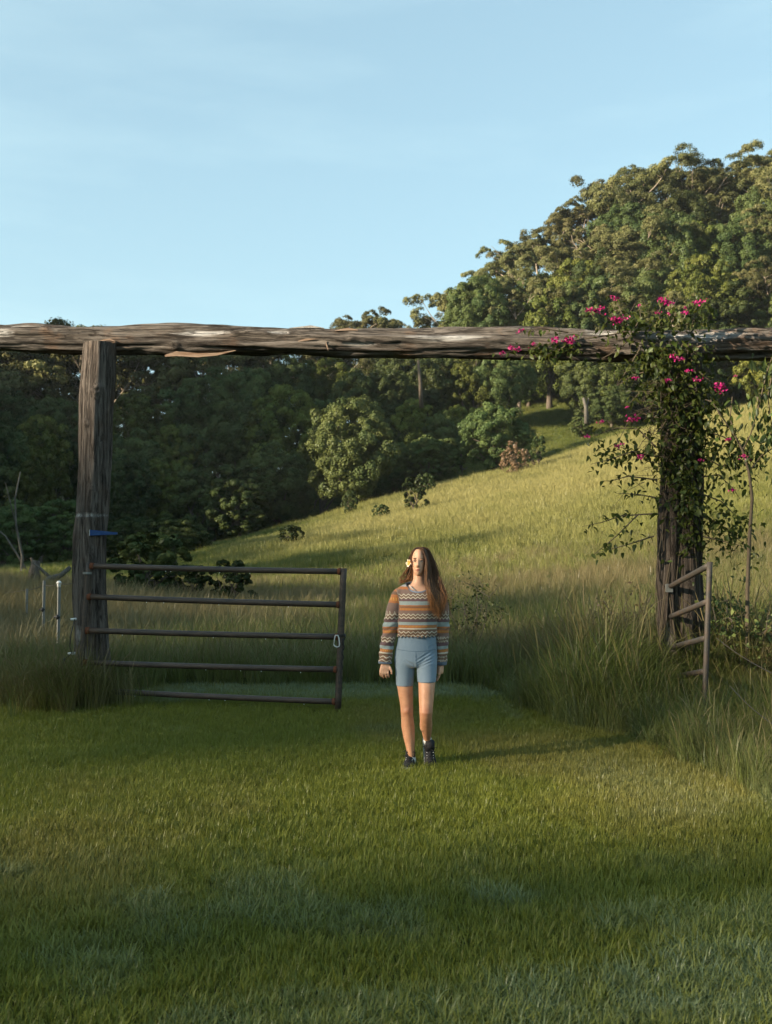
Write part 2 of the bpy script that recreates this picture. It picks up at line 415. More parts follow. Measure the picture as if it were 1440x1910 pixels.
def make_gum(seed, h=22.0, w=13.0, nlimb=12, leaf=.29, bare=.34, pads=4, mat=None, nb=6, nl=112, pad=1.0):
    rs = np.random.default_rng(seed); mb = MB(); lobes = []; r0 = h * .016
    top = (rs.normal() * .8, rs.normal() * .8, h * .72)
    tp = limb(mb, (0, 0, -1.0), top, r0 * 1.3, r0 * .45, rs, .02, 8, 8)
    for i in range(nlimb):
        f = bare + (1 - bare) * ((i + .5) / nlimb) * .95
        s = tp[min(int(f / .78 * 8), 8)]; ph = i * 2.4 + rs.uniform(-.5, .5)
        rad = w / 2 * (.45 + .6 * math.sin(math.pi * min(1, (f - bare) / (1 - bare) * .8 + .15))) * rs.uniform(.7, 1.05)
        e = (s[0] + math.cos(ph) * rad, s[1] + math.sin(ph) * rad, min(h * .94, s[2] + rad * rs.uniform(.35, .9)) + h * .03)
        lp = limb(mb, s, e, r0 * .32, r0 * .09, rs, .13, 5)
        for k in range(pads):
            q = np.array(lp[5 if k == 0 else int(rs.integers(3, 6))]) + rs.normal(size=3) * np.array([1.1, 1.1, .55]) * w * .085
            if k: limb(mb, lp[3], q, r0 * .16, r0 * .05, rs, .1, 3, 4)
            lobes.append((q[0], q[1], min(q[2], h * .95), w * rs.uniform(.105, .155) * pad))
    for k in range(5):
        q = (top[0] + rs.normal() * w * .10, top[1] + rs.normal() * w * .10, h * rs.uniform(.80, .93)); limb(mb, top, q, r0 * .3, r0 * .08, rs, .1, 3, 5)
        lobes.append((*q, w * .13 * pad))
    V, F, t = foliage(lobes, np.array([0, 0, h * .55]), nb, nl, leaf, rs, flat=.72, up=.35, droop=.35)
    me = mesh_np("gum_crown", V, F); fattr(me, "tint", t); me.materials.append(mat or M_GUM)
    tm = mb.mesh("gum_trunk"); tm.materials.append(B_GUM)
    return dict(crown=me, trunk=tm, h=h, w=w)

LAU = [make_laurel(11), make_laurel(12, 11, 8.2, 50, .57), make_laurel(13, 11, 10.5, 64, .52), make_laurel(14, 11, 7.0, 44, .54, low=.12), make_laurel(15, 11, 9, 40, .60, .22, M_YEL, 7, 108, .4)]
GUM = [make_gum(21), make_gum(22, 22, 15, 14, .29, .30), make_gum(23, 22, 11, 11, .29, .25), make_gum(24, 22, 12, 8, .28, .45, 4, None, 5, 92, .95), make_gum(25, 22, 16, 16, .30, .2, 5, None, 6, 112, 1.1)]
BUSH = [make_laurel(31, 2.2, 2.1, 20, .45, .13, M_BUSH, 6, 40, .05), make_laurel(32, 2.2, 1.7, 18, .5, .13, M_BUSH, 6, 40, .05), make_laurel(33, 2.2, 2.6, 22, .42, .13, M_DRY, 6, 20, .05), make_laurel(34, 2.2, 2.2, 18, .5, .16, M_YEL, 6, 20, .05)]

def plant(name, proto, x, y, h, label, cat, group=None, wide=1.0, zoff=0.0, rz=None):
    z = Tz(x, y); s = h / proto['h']
    t = thing(name, (x, y, z - .05 + zoff), label, cat, group, rz if rz is not None else random.uniform(0, 6.28), (s * wide, s * wide, s))
    obj("trunk", proto['trunk'], None, t); obj("crown", proto['crown'], None, t)
    return t
def plant_px(name, proto, u, vtop, Y, label, cat, group=None, wide_px=None, rz=None, hmin=2.0):
    p = P(u, vtop, Y); z0 = Tz(p.x, Y); h = max(hmin, p.z - z0)
    if not wide_px: return plant(name, proto, p.x, Y, h, label, cat, group, 1.0, rz=rz)
    # crown of the wanted width keeps its round form and sits at the top of a trunk of the full height
    s = wide_px * Y / FPX / proto['w']; sz = min(s * random.uniform(1.0, 1.15), h / proto['h'] * 1.02)
    if sz > h / proto['h'] * .8: sz = h / proto['h']
    t = thing(name, (p.x, Y, z0 - .05), label, cat, group, rz if rz is not None else random.uniform(0, 6.28))
    o = obj("trunk", proto['trunk'], None, t); o.scale = (s, s, h / proto['h'] * .92)
    o = obj("crown", proto['crown'], None, t); o.scale = (s, s, sz); o.location = (0, 0, h - proto['h'] * sz)
    return t
_YS = np.linspace(17, 150, 1000)
def plant_on(name, proto, u, vbase, vtop, label, cat, wide_px, rz=None):
    """stand a plant where the ground is seen at pixel (u, vbase)"""
    xs = (u - 720) / FPX * _YS; vp = 1070 - (T(xs, _YS) + .15 - 1.5) / _YS * FPX
    k = np.where(vp <= vbase)[0]; Y = float(_YS[k[0]]) if len(k) else 112.0
    return plant_px(name, proto, u, vtop, Y, label, cat, None, wide_px, rz, .4)
ORD = ["leftmost", "second from left", "third from left", "fourth from left", "fifth from left", "sixth from left", "seventh from left", "eighth from left", "ninth from left", "tenth from left"]
ORD += [s + " from left" for s in ("eleventh twelfth thirteenth fourteenth fifteenth sixteenth seventeenth eighteenth nineteenth twentieth twenty-first twenty-second twenty-third twenty-fourth twenty-fifth twenty-sixth twenty-seventh twenty-eighth".split())]
def row(name, items, desc, group):
    """items: (u, vtop, Y, proto, width in px or None); labels count along the row"""
    items = sorted(items, key=lambda a: a[0])
    for i, (u, v, Y, pr, wp) in enumerate(items):
        plant_px(name, pr, u, v, Y, f"{desc}, {ORD[i]}", "tree", group, wp, rz=(i * 2.3) % 6.28)
def skyv(u):
    return float(np.interp(u, [560, 650, 700, 740, 775, 840, 885, 925, 965, 1010, 1050, 1095, 1145, 1195, 1245, 1290, 1330, 1375, 1400, 1440, 1500, 1600],
                           [612, 603, 584, 600, 580, 537, 556, 488, 456, 432, 410, 377, 352, 322, 303, 308, 312, 326, 288, 282, 276, 270]))
rr = random.Random(5)
row("gum_tree", [(u, skyv(u), 196 + rr.uniform(-8, 8), GUM[k], None) for u, k in
    ((655, 3), (700, 0), (738, 3), (778, 3), (838, 1), (925, 3), (962, 0), (1008, 2), (1052, 1), (1097, 0), (1145, 4), (1193, 1), (1240, 0), (1287, 4), (1328, 1), (1372, 2), (1403, 0), (1442, 4), (1490, 1), (1540, 0))],
    "tall sunlit gum tree along the ridge skyline", "gum trees along the ridge skyline")
plant_px("rounded_tree", LAU[1], 888, 553, 185, "round dark crown on the skyline between the gums, left of the high ridge", "tree", None, 95)
it = []
for i, u in enumerate(range(700, 1560, 52)):
    it.append((u + rr.uniform(-12, 12), skyv(u) + 62 + rr.uniform(-18, 22), 180 + rr.uniform(-5, 5), (GUM[4], LAU[0], GUM[1], GUM[2], LAU[2])[i % 5], None if i % 5 in (0, 2, 3) else 140))
row("hillside_tree", it, "olive tree in the row just below the ridge skyline", "trees below the ridge skyline")
it = []
for i, u in enumerate(range(905, 1560, 56)):
    it.append((u + rr.uniform(-12, 12), skyv(u) + 105 + rr.uniform(-15, 25), 172, (LAU[2], GUM[4], LAU[0], LAU[4])[i % 4], (150, None, 140, 130)[i % 4]))
row("hillside_tree", it, "leafy tree filling the upper slope behind the flowers", "trees filling the upper slope")
it = []
for i, u in enumerate(range(735, 1560, 55)):
    it.append((u + rr.uniform(-12, 12), max(skyv(u) + 130, 500) + rr.uniform(-18, 25), 164 + rr.uniform(-4, 4), (GUM[1], LAU[3], GUM[4], LAU[0], GUM[0], LAU[4])[i % 6], None if i % 2 == 0 else 140))
row("hillside_tree", it, "olive green tree on the middle of the wooded slope", "trees on the middle of the wooded slope")
it = []
for i, u in enumerate(range(900, 1560, 58)):
    it.append((u + rr.uniform(-12, 12), 520 + rr.uniform(-20, 50) - (u > 1250) * 30, 152 + rr.uniform(-3, 3), (LAU[0], GUM[2], LAU[4], LAU[3], GUM[4])[i % 5], (140, None, 140, 125, None)[i % 5]))
row("hillside_tree", it, "bushy tree low on the wooded slope above the log beam", "trees low on the wooded slope")
it = []
for i, u in enumerate(range(770, 1560, 54)):
    if 955 < u < 1050: continue
    it.append((u + rr.uniform(-10, 10), 640 + rr.uniform(-20, 30) - max(0, u - 1150) * .12, 139 + rr.uniform(-3, 3), (LAU[3], LAU[0], LAU[4], LAU[2], LAU[1])[i % 5], 120 + rr.uniform(-15, 20)))
row("forest_edge_tree", it, "dense tree at the foot of the wooded slope under the log beam", "trees at the foot of the wooded slope")
row("clearing_tree", [(985, 668, 156, LAU[3], 80), (1030, 662, 157, LAU[1], 85), (1078, 690, 150, LAU[3], 70), (1085, 768, 133, LAU[3], 48), (1140, 720, 136, LAU[0], 95), (1195, 715, 138, LAU[2], 90)],
    "tree beside the small green clearing", "trees beside the clearing")
# left forest
row("gum_tree", [(u, v, 150 + rr.uniform(-6, 6), GUM[k], None) for u, v, k in
    ((-70, 612, 0), (-20, 622, 4), (15, 606, 3), (62, 632, 1), (108, 622, 0), (150, 640, 4), (232, 645, 3), (270, 630, 0), (318, 640, 2), (365, 622, 1), (420, 628, 0), (470, 622, 3), (512, 608, 2), (560, 630, 0), (610, 640, 4))],
    "thin gum tree with lit top behind the dark valley wood", "gum trees behind the valley wood")
row("valley_tree", [(u, v, 133 + rr.uniform(-4, 4), LAU[k], w) for u, v, k, w in
    ((-60, 740, 0, 150), (20, 735, 2, 140), (105, 745, 0, 130), (255, 740, 4, 120), (330, 720, 3, 120), (392, 700, 2, 130), (470, 690, 0, 130), (545, 672, 2, 120), (610, 668, 4, 120), (668, 690, 1, 110), (720, 690, 0, 110))],
    "dark dense tree high in the shaded valley wood", "trees high in the valley wood")
row("valley_tree", [(u, v, 121 + rr.uniform(-3, 3), LAU[k], w) for u, v, k, w in
    ((-80, 800, 2, 150), (0, 792, 0, 130), (75, 782, 4, 120), (250, 815, 2, 150), (330, 800, 4, 120), (400, 785, 1, 130), (470, 748, 2, 150), (535, 728, 4, 150), (600, 745, 3, 110), (720, 770, 0, 130), (770, 750, 4, 90), (815, 770, 1, 100), (860, 760, 4, 85))],
    "rounded shaded tree in the middle of the valley wood", "trees in the middle of the valley wood")
row("valley_tree", [(u, v, 112 + rr.uniform(-2, 2), LAU[k], w) for u, v, k, w in
    ((-60, 860, 0, 140), (10, 870, 3, 110), (80, 850, 4, 110), (240, 850, 0, 120), (300, 862, 4, 110), (360, 875, 3, 100), (520, 840, 2, 150), (480, 870, 0, 120), (740, 830, 0, 120), (800, 812, 1, 100))],
    "shaded tree at the front of the valley wood", "trees at the front of the valley wood")
row("valley_tree", [(u, v, Y, LAU[k], w) for u, v, Y, k, w in
    ((-50, 930, 84, 0, 150), (40, 935, 80, 1, 120), (120, 930, 82, 3, 110), (250, 965, 76, 0, 130), (320, 965, 74, 2, 130))],
    "low shaded tree nearest along the left valley floor", "trees along the valley floor")
row("valley_tree", [(u, v, 142, LAU[k], w) for u, v, k, w in ((-90, 880, 0, 150), (-20, 870, 2, 140), (50, 885, 0, 130), (120, 870, 2, 140), (190, 880, 0, 130), (260, 872, 1, 140), (330, 880, 2, 130), (400, 860, 0, 130))],
    "dark tree glimpsed between the trunks deep in the valley wood", "trees deep in the valley wood")
row("valley_tree", [(u, v, 141, LAU[k], w) for u, v, k, w in ((-60, 960, 2, 150), (30, 955, 0, 150), (110, 960, 2, 140), (185, 955, 1, 140), (270, 950, 2, 150))],
    "low dark tree at the back of the valley wood", "low trees at the back of the valley wood")
# single trees that stand out
plant_px("round_tree", LAU[0], 655, 745, 103, "big round dense tree, its left side sunlit, standing alone on the hill edge", "tree", None, 184, .4)
plant_px("conical_tree", LAU[3], 445, 866, 104, "dark tree with a sunlit left flank left of the round tree", "tree", None, 135, 1.0)
plant_px("rounded_tree", LAU[1], 920, 752, 108, "dense tree between the round tree and the green clearing", "tree", None, 118, 2.1)
plant_on("brown_shrub", BUSH[2], 960, 880, 826, "brownish shrub at the right foot of the dense hill tree", "shrub", 62)
plant_on("shrub", BUSH[1], 1004, 866, 812, "narrow green shrub between the brown shrub and the clearing", "shrub", 32)
plant_on("shrub", BUSH[3], 687, 930, 888, "pale green leafy shrub against the foot of the round tree", "shrub", 42)
plant_on("shrub", BUSH[0], 652, 955, 912, "small upright bush below the round tree", "shrub", 34)
plant_on("shrub", BUSH[1], 773, 950, 888, "upright dark bush right of the round tree on the lit slope", "shrub", 50)
plant_on("shrub", BUSH[0], 793, 916, 880, "little dark bush behind the upright bush", "shrub", 36)
plant_on("shrub", BUSH[0], 710, 966, 938, "tiny round bush below the upright bush on the slope", "shrub", 32)
plant_on("shrub", BUSH[0], 545, 1010, 976, "small round bush alone in the middle of the grassy slope", "shrub", 46)
plant_on("shrub", BUSH[0], 538, 957, 934, "small dark bush at the edge of the dark wood", "shrub", 24)
plant_on("shrub", BUSH[1], 432, 1120, 1040, "dark upright bush seen between the rails of the left gate", "shrub", 84)
plant_on("valley_bush", BUSH[0], 285, 1105, 985, "wide dark thicket behind the hinge end of the left gate", "shrub", 170)
plant_on("valley_bush", BUSH[1], 358, 1112, 1050, "low dark bush under the second gate rail", "shrub", 90)

# shade trees on the left bank, out of the picture: they keep the low sun off the lawn and the valley
rs_ = random.Random(3); belt = []; BELT = 53.3
for k in range(20): belt.append((-150 - 4 * (k % 2), -122.5 + k * 7.6, BELT, (GUM[0], GUM[3], GUM[2], GUM[3])[k % 4], 1.0))
for k in range(9): belt.append((-75 - 5 * (k % 2), 80 + k * 4.3 + 3 * (k % 2), 48.0, (LAU[2], LAU[0])[k % 2], .62))
for k in range(5): belt.append((-76, 122 + k * 9.0, 37.0, (GUM[4], GUM[1])[k % 2], 1.0))
for k in range(5): belt.append((-75, 49 + k * 4.5, 28.0, (LAU[2], LAU[0])[k % 2], .8))
for i, (x, y, top, pr, wd) in enumerate(belt):
    x += rs_.uniform(-1.5, 1.5); y += rs_.uniform(-1.5, 1.5)
    plant("shade_tree", pr, x, y, top + rs_.uniform(-.8, .8) - Tz(x, y), "tall tree in the belt on the left bank beside the paddock", "tree", "belt of trees on the left bank", wd, rz=rs_.uniform(0, 6.28))

# ------------------------------------------------------------------ grass
hidden = bpy.data.collections.new("grass_tufts")      # prototypes of the instanced tufts, not in the scene
def tuft(name, n, lo, hi, spread, width, bend, segs, seed, seeds=0, mat=None, stiff=1.0):
    rs = np.random.default_rng(seed); V = []; F = []; t = []
    for i in range(n):
        L_ = rs.uniform(lo, hi); ph = rs.uniform(0, 2 * math.pi); r = spread * math.sqrt(rs.uniform())
        bx, by = r * math.cos(ph), r * math.sin(ph)
        az = ph + rs.normal() * .9; tilt = rs.uniform(.02, .35); bd = bend * rs.uniform(.4, 1.3)
        px, pz = 0.0, 0.0; ang = tilt; fx, fy = -math.sin(az), math.cos(az); tn = rs.uniform(0, 1); n0 = len(V)
        head = i < seeds
        if head: bd *= .6; L_ *= 1.15
        for k in range(segs + 1):
            f = k / segs; wd = width * (1 - f) ** .7 * (.5 + .5 * min(1, f * 5)) + .0006
            if head: wd = width * .30 + (width * .9 if .70 < f < .98 else 0)
            c = (bx + px * math.cos(az), by + px * math.sin(az), pz - .01)
            V += [(c[0] - fx * wd / 2, c[1] - fy * wd / 2, c[2]), (c[0] + fx * wd / 2, c[1] + fy * wd / 2, c[2])]
            t += [(-1 if head else tn)] * 2
            ang = tilt + bd * f ** 1.5 * stiff
            px += math.sin(ang) * L_ / segs; pz += math.cos(ang) * L_ / segs
        for k in range(segs): F.append((n0 + 2 * k, n0 + 2 * k + 1, n0 + 2 * k + 3, n0 + 2 * k + 2))
    me = mesh_np(name, np.array(V), np.array(F)); fattr(me, "tint", np.array(t)); me.materials.append(mat)
    o = bpy.data.objects.new(name, me); return o

def grassmat(name, dark, light, dry, dewc=(.165, .220, .135)):
    m = Mat(name); t = m.attr("tint").outputs['Fac']
    pt = m.attr("shade", 'INSTANCER').outputs['Fac']; dry_ = m.attr("dry", 'INSTANCER').outputs['Fac']; dew = m.attr("dew", 'INSTANCER').outputs['Fac']
    tt = m.math('MULTIPLY_ADD', m.math('MAXIMUM', t, 0), .45, m.math('MULTIPLY', pt, .55))
    c = m.mix(tt, dark, light); head = m.math('LESS_THAN', t, -.5)
    dm = m.math('ADD', dry_, m.math('MULTIPLY', head, .7), clamp=True)
    c = m.mix(dm, c, dry)
    c = m.mix(dew, c, dewc)
    return m.leaf(c, .30, m.math('MULTIPLY_ADD', dew, .03, .015), .38)
G_LAWN = grassmat("lawn_blades", (.084, .106, .014), (.192, .212, .032), (.210, .178, .054))
G_TALL = grassmat("meadow_blades", (.060, .086, .016), (.142, .162, .040), (.175, .140, .070))
G_HILL = grassmat("hill_blades", (.072, .096, .020), (.152, .168, .043), (.255, .236, .092))

def tuftcol(name, objs):
    c = bpy.data.collections.new(name)
    for i, o in enumerate(objs): o.name = f"{name}_{i:02d}"; c.objects.link(o)
    return c
C_LAWN = tuftcol("lawn_tuft", [tuft("t", 16, .04, .085, .055, .0042, 1.2, 3, 100 + i, 0, G_LAWN) for i in range(6)] + [tuft("t", 18, .05, .12, .06, .0046, 1.9, 4, 120 + i, 0, G_LAWN) for i in range(4)] + [tuft("t", 9, .035, .06, .02, .013, 2.6, 4, 130 + i, 0, G_LAWN) for i in range(2)] + [tuft("t", 9, .06, .10, .05, .0035, 1.1, 4, 134 + i, 0, G_LAWN) for i in range(2)])
C_TALL = tuftcol("tall_tuft", [tuft("t", 34, .35, .80, .16, .0085, 1.0, 5, 140 + i, 5, G_TALL) for i in range(4)] + [tuft("t", 26, .45, .95, .13, .010, 1.6, 6, 150 + i, 3, G_TALL) for i in range(3)])
C_TUSS = tuftcol("tussock", [tuft("t", 44, .35, .95, .15, .0075, (1.3, 2.2, 1.7, 2.6)[i], 7, 160 + i, 4, G_TALL) for i in range(4)])
C_HILL = tuftcol("hill_tuft", [tuft("t", 48, .12, .34, .34, .015, 1.2, 3, 170 + i, 4, G_HILL) for i in range(5)])

def scatter(name, x, y, scl, idx_n, coll, shade, dry, dew, label, idx=None, lean=.12):
    n = len(x); z = T(x, y) - .004
    me = bpy.data.meshes.new(name); me.vertices.add(n)
    me.vertices.foreach_set("co", np.stack([x, y, z], -1).astype(np.float32).ravel())
    def av(nm, typ, d, key="value"):
        a = me.attributes.new(nm, typ, 'POINT'); a.data.foreach_set(key, np.ascontiguousarray(d).ravel())
    rot = np.stack([rng.normal(size=n) * lean, rng.normal(size=n) * lean, rng.uniform(0, 6.283, n)], -1).astype(np.float32)
    av("rot", 'FLOAT_VECTOR', rot, "vector"); av("scl", 'FLOAT_VECTOR', np.repeat(scl[:, None], 3, 1).astype(np.float32), "vector")
    av("idx", 'INT', (rng.integers(0, idx_n, n) if idx is None else idx).astype(np.int32))
    for nm, d in (("shade", shade), ("dry", dry), ("dew", dew)): av(nm, 'FLOAT', np.clip(np.broadcast_to(d, (n,)), 0, 1).astype(np.float32))
    o = obj(name, me, None, label=label, cat="grass", kind="stuff")
    g = bpy.data.node_groups.new(name + "_instances", 'GeometryNodeTree')
    g.interface.new_socket("Geometry", in_out='INPUT', socket_type='NodeSocketGeometry'); g.interface.new_socket("Geometry", in_out='OUTPUT', socket_type='NodeSocketGeometry')
    N = g.nodes.new; gi = N("NodeGroupInput"); go = N("NodeGroupOutput"); ip = N("GeometryNodeInstanceOnPoints"); ci = N("GeometryNodeCollectionInfo")
    ci.inputs['Collection'].default_value = coll; ci.inputs['Separate Children'].default_value = True; ci.inputs['Reset Children'].default_value = True
    def na(nm, typ):
        a = N("GeometryNodeInputNamedAttribute"); a.data_type = typ; a.inputs['Name'].default_value = nm; return a.outputs['Attribute']
    l = g.links.new
    l(gi.outputs[0], ip.inputs['Points']); l(ci.outputs[0], ip.inputs['Instance']); ip.inputs['Pick Instance'].default_value = True
    l(na("idx", 'INT'), ip.inputs['Instance Index'])
    er = N("FunctionNodeEulerToRotation"); l(na("rot", 'FLOAT_VECTOR'), er.inputs[0]); l(er.outputs[0], ip.inputs['Rotation'])
    l(na("scl", 'FLOAT_VECTOR'), ip.inputs['Scale']); l(ip.outputs[0], go.inputs[0])
    md = o.modifiers.new("instances", 'NODES'); md.node_group = g
    return o

def pts(n, x0, x1, y0, y1, keep):
    x = rng.uniform(x0, x1, n); y = rng.uniform(y0, y1, n); k = rng.uniform(size=n) < keep(x, y); return x[k], y[k]
# lawn
def dewmask(x, y):
    a = .75 * sstep(.47, .66, fnoise(x * 1.7 + 3, y * 1.5, 31, 4)) * sstep(5.6, 4.6, y + (fnoise(x, y, 9, 2) - .5) * 1.4) * sstep(-1.2, .3, x + .6 * (4.8 - y) * 0 + (fnoise(x * 1.5, y, 4, 2) - .5) * 2.2 + (y < 4.6) * .8)
    b = sstep(11.35, 12.0, y + (fnoise(x * 1.2, y * 2, 12, 3) - .5) * .9) * sstep(-3.2, -2.3, x) * sstep(2.2, 1.0, x)
    c = .5 * sstep(.60, .75, fnoise(x * 1.6, y * 1.2, 77, 3)) * sstep(9.5, 10.5, y) + .45 * sstep(.58, .72, fnoise(x * 1.9, y * 1.9, 55, 3)) * sstep(6.3, 5.2, y)
    d = .5 * sstep(1.2, 1.7, x) * sstep(6.2, 6.8, y) * sstep(9, 8, y) * fnoise(x * 2, y * 2, 5, 3)
    return np.clip(np.maximum(np.maximum(a, b), np.maximum(c, d)), 0, 1)
x, y = pts(200000, -9, 7, 2.0, 13.2, lambda x, y: lawn_mask(x, y) * (np.abs(x) < .5 * y + 2.2) * np.clip(1.5 - y * .07, .45, 1))
dw = dewmask(x, y); long_ = (dw > .35) & (y < 6) & (rng.uniform(size=len(x)) < .7) | (rng.uniform(size=len(x)) < .12 * sstep(7, 4, y))
shade = fnoise(x * .7, y * .45, 41, 4) * 1.0 + fnoise(x * 3.1, y * 2.2, 45, 3) * .8 - .40 + rng.normal(size=len(x)) * .20
dry = sstep(.52, .76, fnoise(x * .55 + 9, y * .4, 43, 4)) * .5 * sstep(4.2, 5.5, y) + rng.uniform(0, .16, len(x))
scatter("lawn_grass", x, y, rng.uniform(.7, 1.15, len(x)) * (.75 + .45 * fnoise(x * 1.1, y * 1.1, 2, 3)), 10, C_LAWN, shade, dry, dw * rng.uniform(.0, 1.0, len(x)),
        "short mown green lawn with dewy blue-green patches in front of the gate", np.where(rng.uniform(size=len(x)) < .05, rng.integers(10, 14, len(x)), np.where(long_, rng.integers(6, 10, len(x)), rng.integers(0, 6, len(x)))))
# tall meadow grass behind the gate
def meadow_keep(x, y):
    return (1 - lawn_mask(x, y)) * (y > 12.3) * (np.abs(x) < .46 * y + 3) * np.interp(y, [12, 14, 20, 34], [1, .75, .4, .22])
x, y = pts(52000, -20, 20, 12.2, 36, meadow_keep)
sh = fnoise(x * .4, y * .3, 51, 4) * 1.5 - .3 + rng.normal(size=len(x)) * .12
dry = sstep(.35, .75, fnoise(x * .30, y * .22, 53, 4) + .38 * sstep(-3, -5, x) + .1 * sstep(18, 26, y)) * .85
dry = dry * sstep(12.6, 14.2, y) + .05
hs = rng.uniform(.7, 1.1, len(x)) * np.interp(y, [12, 15, 25, 36], [.70, .82, .7, .55]) * (.8 + .4 * fnoise(x * .6, y * .6, 6, 2))
scatter("meadow_grass", x, y, hs, 7, C_TALL, sh, dry, .12 * rng.uniform(size=len(x)), "tall uncut meadow grass with brown seed heads behind the gates")
# rank grass along the right fence and at the foot of both gateposts
x, y = pts(15000, .9, 9, 3.0, 14, lambda x, y: (1 - lawn_mask(x, y)) * (x > lawn_right(y) - .05) * (x < .5 * y + 2.5) * .62)
sh = fnoise(x * .9, y * .9, 61, 3) * 1.7 - .22 + rng.normal(size=len(x)) * .12
edge = sstep(0.0, .9, x - lawn_right(y))
dry = np.clip(sstep(.50, .80, fnoise(x * .7, y * .7, 63, 3)) * edge * .8 + .35 * sstep(2.9, 3.6, x) * sstep(9, 7, y) + rng.uniform(-.1, .25, len(x)), 0, .9)
front_gate = np.exp(-((x - 2.95) / .45) ** 2) * sstep(11.4, 10.9, y)
mound = np.exp(-((x - 1.95) / .65) ** 2 - ((y - 10.7) / .9) ** 2)
sh = sh * (1 - .35 * mound); dry = dry * (1 - .85 * mound)
hs = (.38 + .52 * mound + .34 * edge * (1 - .35 * front_gate) + .42 * sstep(10.6, 11.5, y) * edge * (1 - .8 * front_gate)) * rng.uniform(.6, 1.2, len(x)) * (.65 + .7 * fnoise(x * 1.3, y * 1.3, 65, 3))
scatter("rank_grass", x, y, hs, 4, C_TUSS, sh, dry, .25 * (1 - edge) * rng.uniform(size=len(x)), "long arching rank grass round the right gatepost and fence")
x = np.concatenate([rng.normal(-3.42, .28, 190), rng.uniform(-7, -3.3, 900)]); y = np.concatenate([rng.normal(11.35, .18, 190), 11.65 + rng.uniform(0, 1.8, 900)])
k = ((1 - lawn_mask(x, y - .25)) > .3) | (np.arange(len(x)) < 190); x, y = x[k], y[k]
scatter("post_grass", x, y, rng.uniform(.5, .85, len(x)), 4, C_TUSS, rng.uniform(.2, 1, len(x)), rng.uniform(0, .75, len(x)), 0 * x, "tangled yellowing long grass at the foot of the left gatepost")
# hill pasture
x, y = pts(170000, -40, 64, 30, 158, lambda x, y: (x > -.30 * y - 4) & (x < .40 * y + 6) & True)
k = rng.uniform(size=len(x)) < np.interp(y, [30, 50, 90, 158], [1, .85, .45, .30]); x, y = x[k], y[k]
rp = ripe(x, y)
sh = fnoise(x / 6, y / 14, 71, 4) * 1.6 - .3 + rng.normal(size=len(x)) * .10
streak = fnoise(x / 2.5 + y / 20, y / 14 - x / 20, 73, 4)
scatter("hill_grass", x, y, rng.uniform(.8, 1.5, len(x)) * np.interp(y, [30, 60, 128], [.8, 1.0, 1.25]), 5, C_HILL, sh, np.clip(rp * 1.0 + (streak - .5) * .9, 0, 1), 0 * x, "ripening pasture grass on the sloping hill")

# ------------------------------------------------------------------ log gateway
def logmat(name, axis, dark, mid, pale_c, warm):
    m = Mat(name); sc = [20, 20, 20]; sc[axis] = 2.2; sc2 = [95, 95, 95]; sc2[axis] = 6.0
    o = m.objc(); v = m.map(o, sc); v2 = m.map(o, sc2)
    a = m.noise(v, 1.0, 8, .68, .6); b = m.noise(v2, 1.0, 6, .7); blot = m.noise(o, 2.3, 5, .6); ht = m.attr("groove").outputs['Fac']
    c = m.mix(m.ramp(a, [(.34, 0), (.62, 1)]), dark, mid)
    c = m.mix(m.ramp(blot, [(.55, 0), (.75, .75)]), c, warm)
    c = m.mix(m.math('MULTIPLY', m.ramp(b, [(.5, 0), (.8, 1)]), .55), c, (.34, .30, .26))
    pm = m.math('MULTIPLY', m.attr("pale").outputs['Fac'], m.ramp(m.noise(v2, .6, 6, .75), [(.34, 0), (.52, 1)]), clamp=True)
    c = m.mix(pm, c, pale_c)
    ck = m.noise(m.map(o, [v_ * (.55 if k_ != axis else .30) for k_, v_ in enumerate(sc)]), 1.0, 7, .62, 1.2)
    crack = m.ramp(m.math('ABSOLUTE', m.math('SUBTRACT', ck, .5)), [(.0, 1), (.030, 0)])
    c = m.mix(m.ramp(a, [(.30, .9), (.42, 0)]), c, (.025, .020, .017))
    c = m.mix(m.math('MULTIPLY', crack, .65), c, (.014, .011, .010))
    return m.bsdf(c, .9, m.bump(m.math('SUBTRACT', m.math('ADD', m.math('MULTIPLY', a, 1.6), b), m.math('MULTIPLY', crack, 1.0)), .035, .9), spec=.15)
M_BEAM = logmat("weathered_log", 0, (.052, .042, .036), (.188, .166, .148), (.54, .53, .52), (.22, .12, .065))
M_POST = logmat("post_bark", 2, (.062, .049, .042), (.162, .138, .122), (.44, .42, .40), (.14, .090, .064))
M_POSTD = logmat("dark_post_bark", 2, (.028, .022, .018), (.085, .068, .056), (.17, .15, .13), (.075, .050, .036))

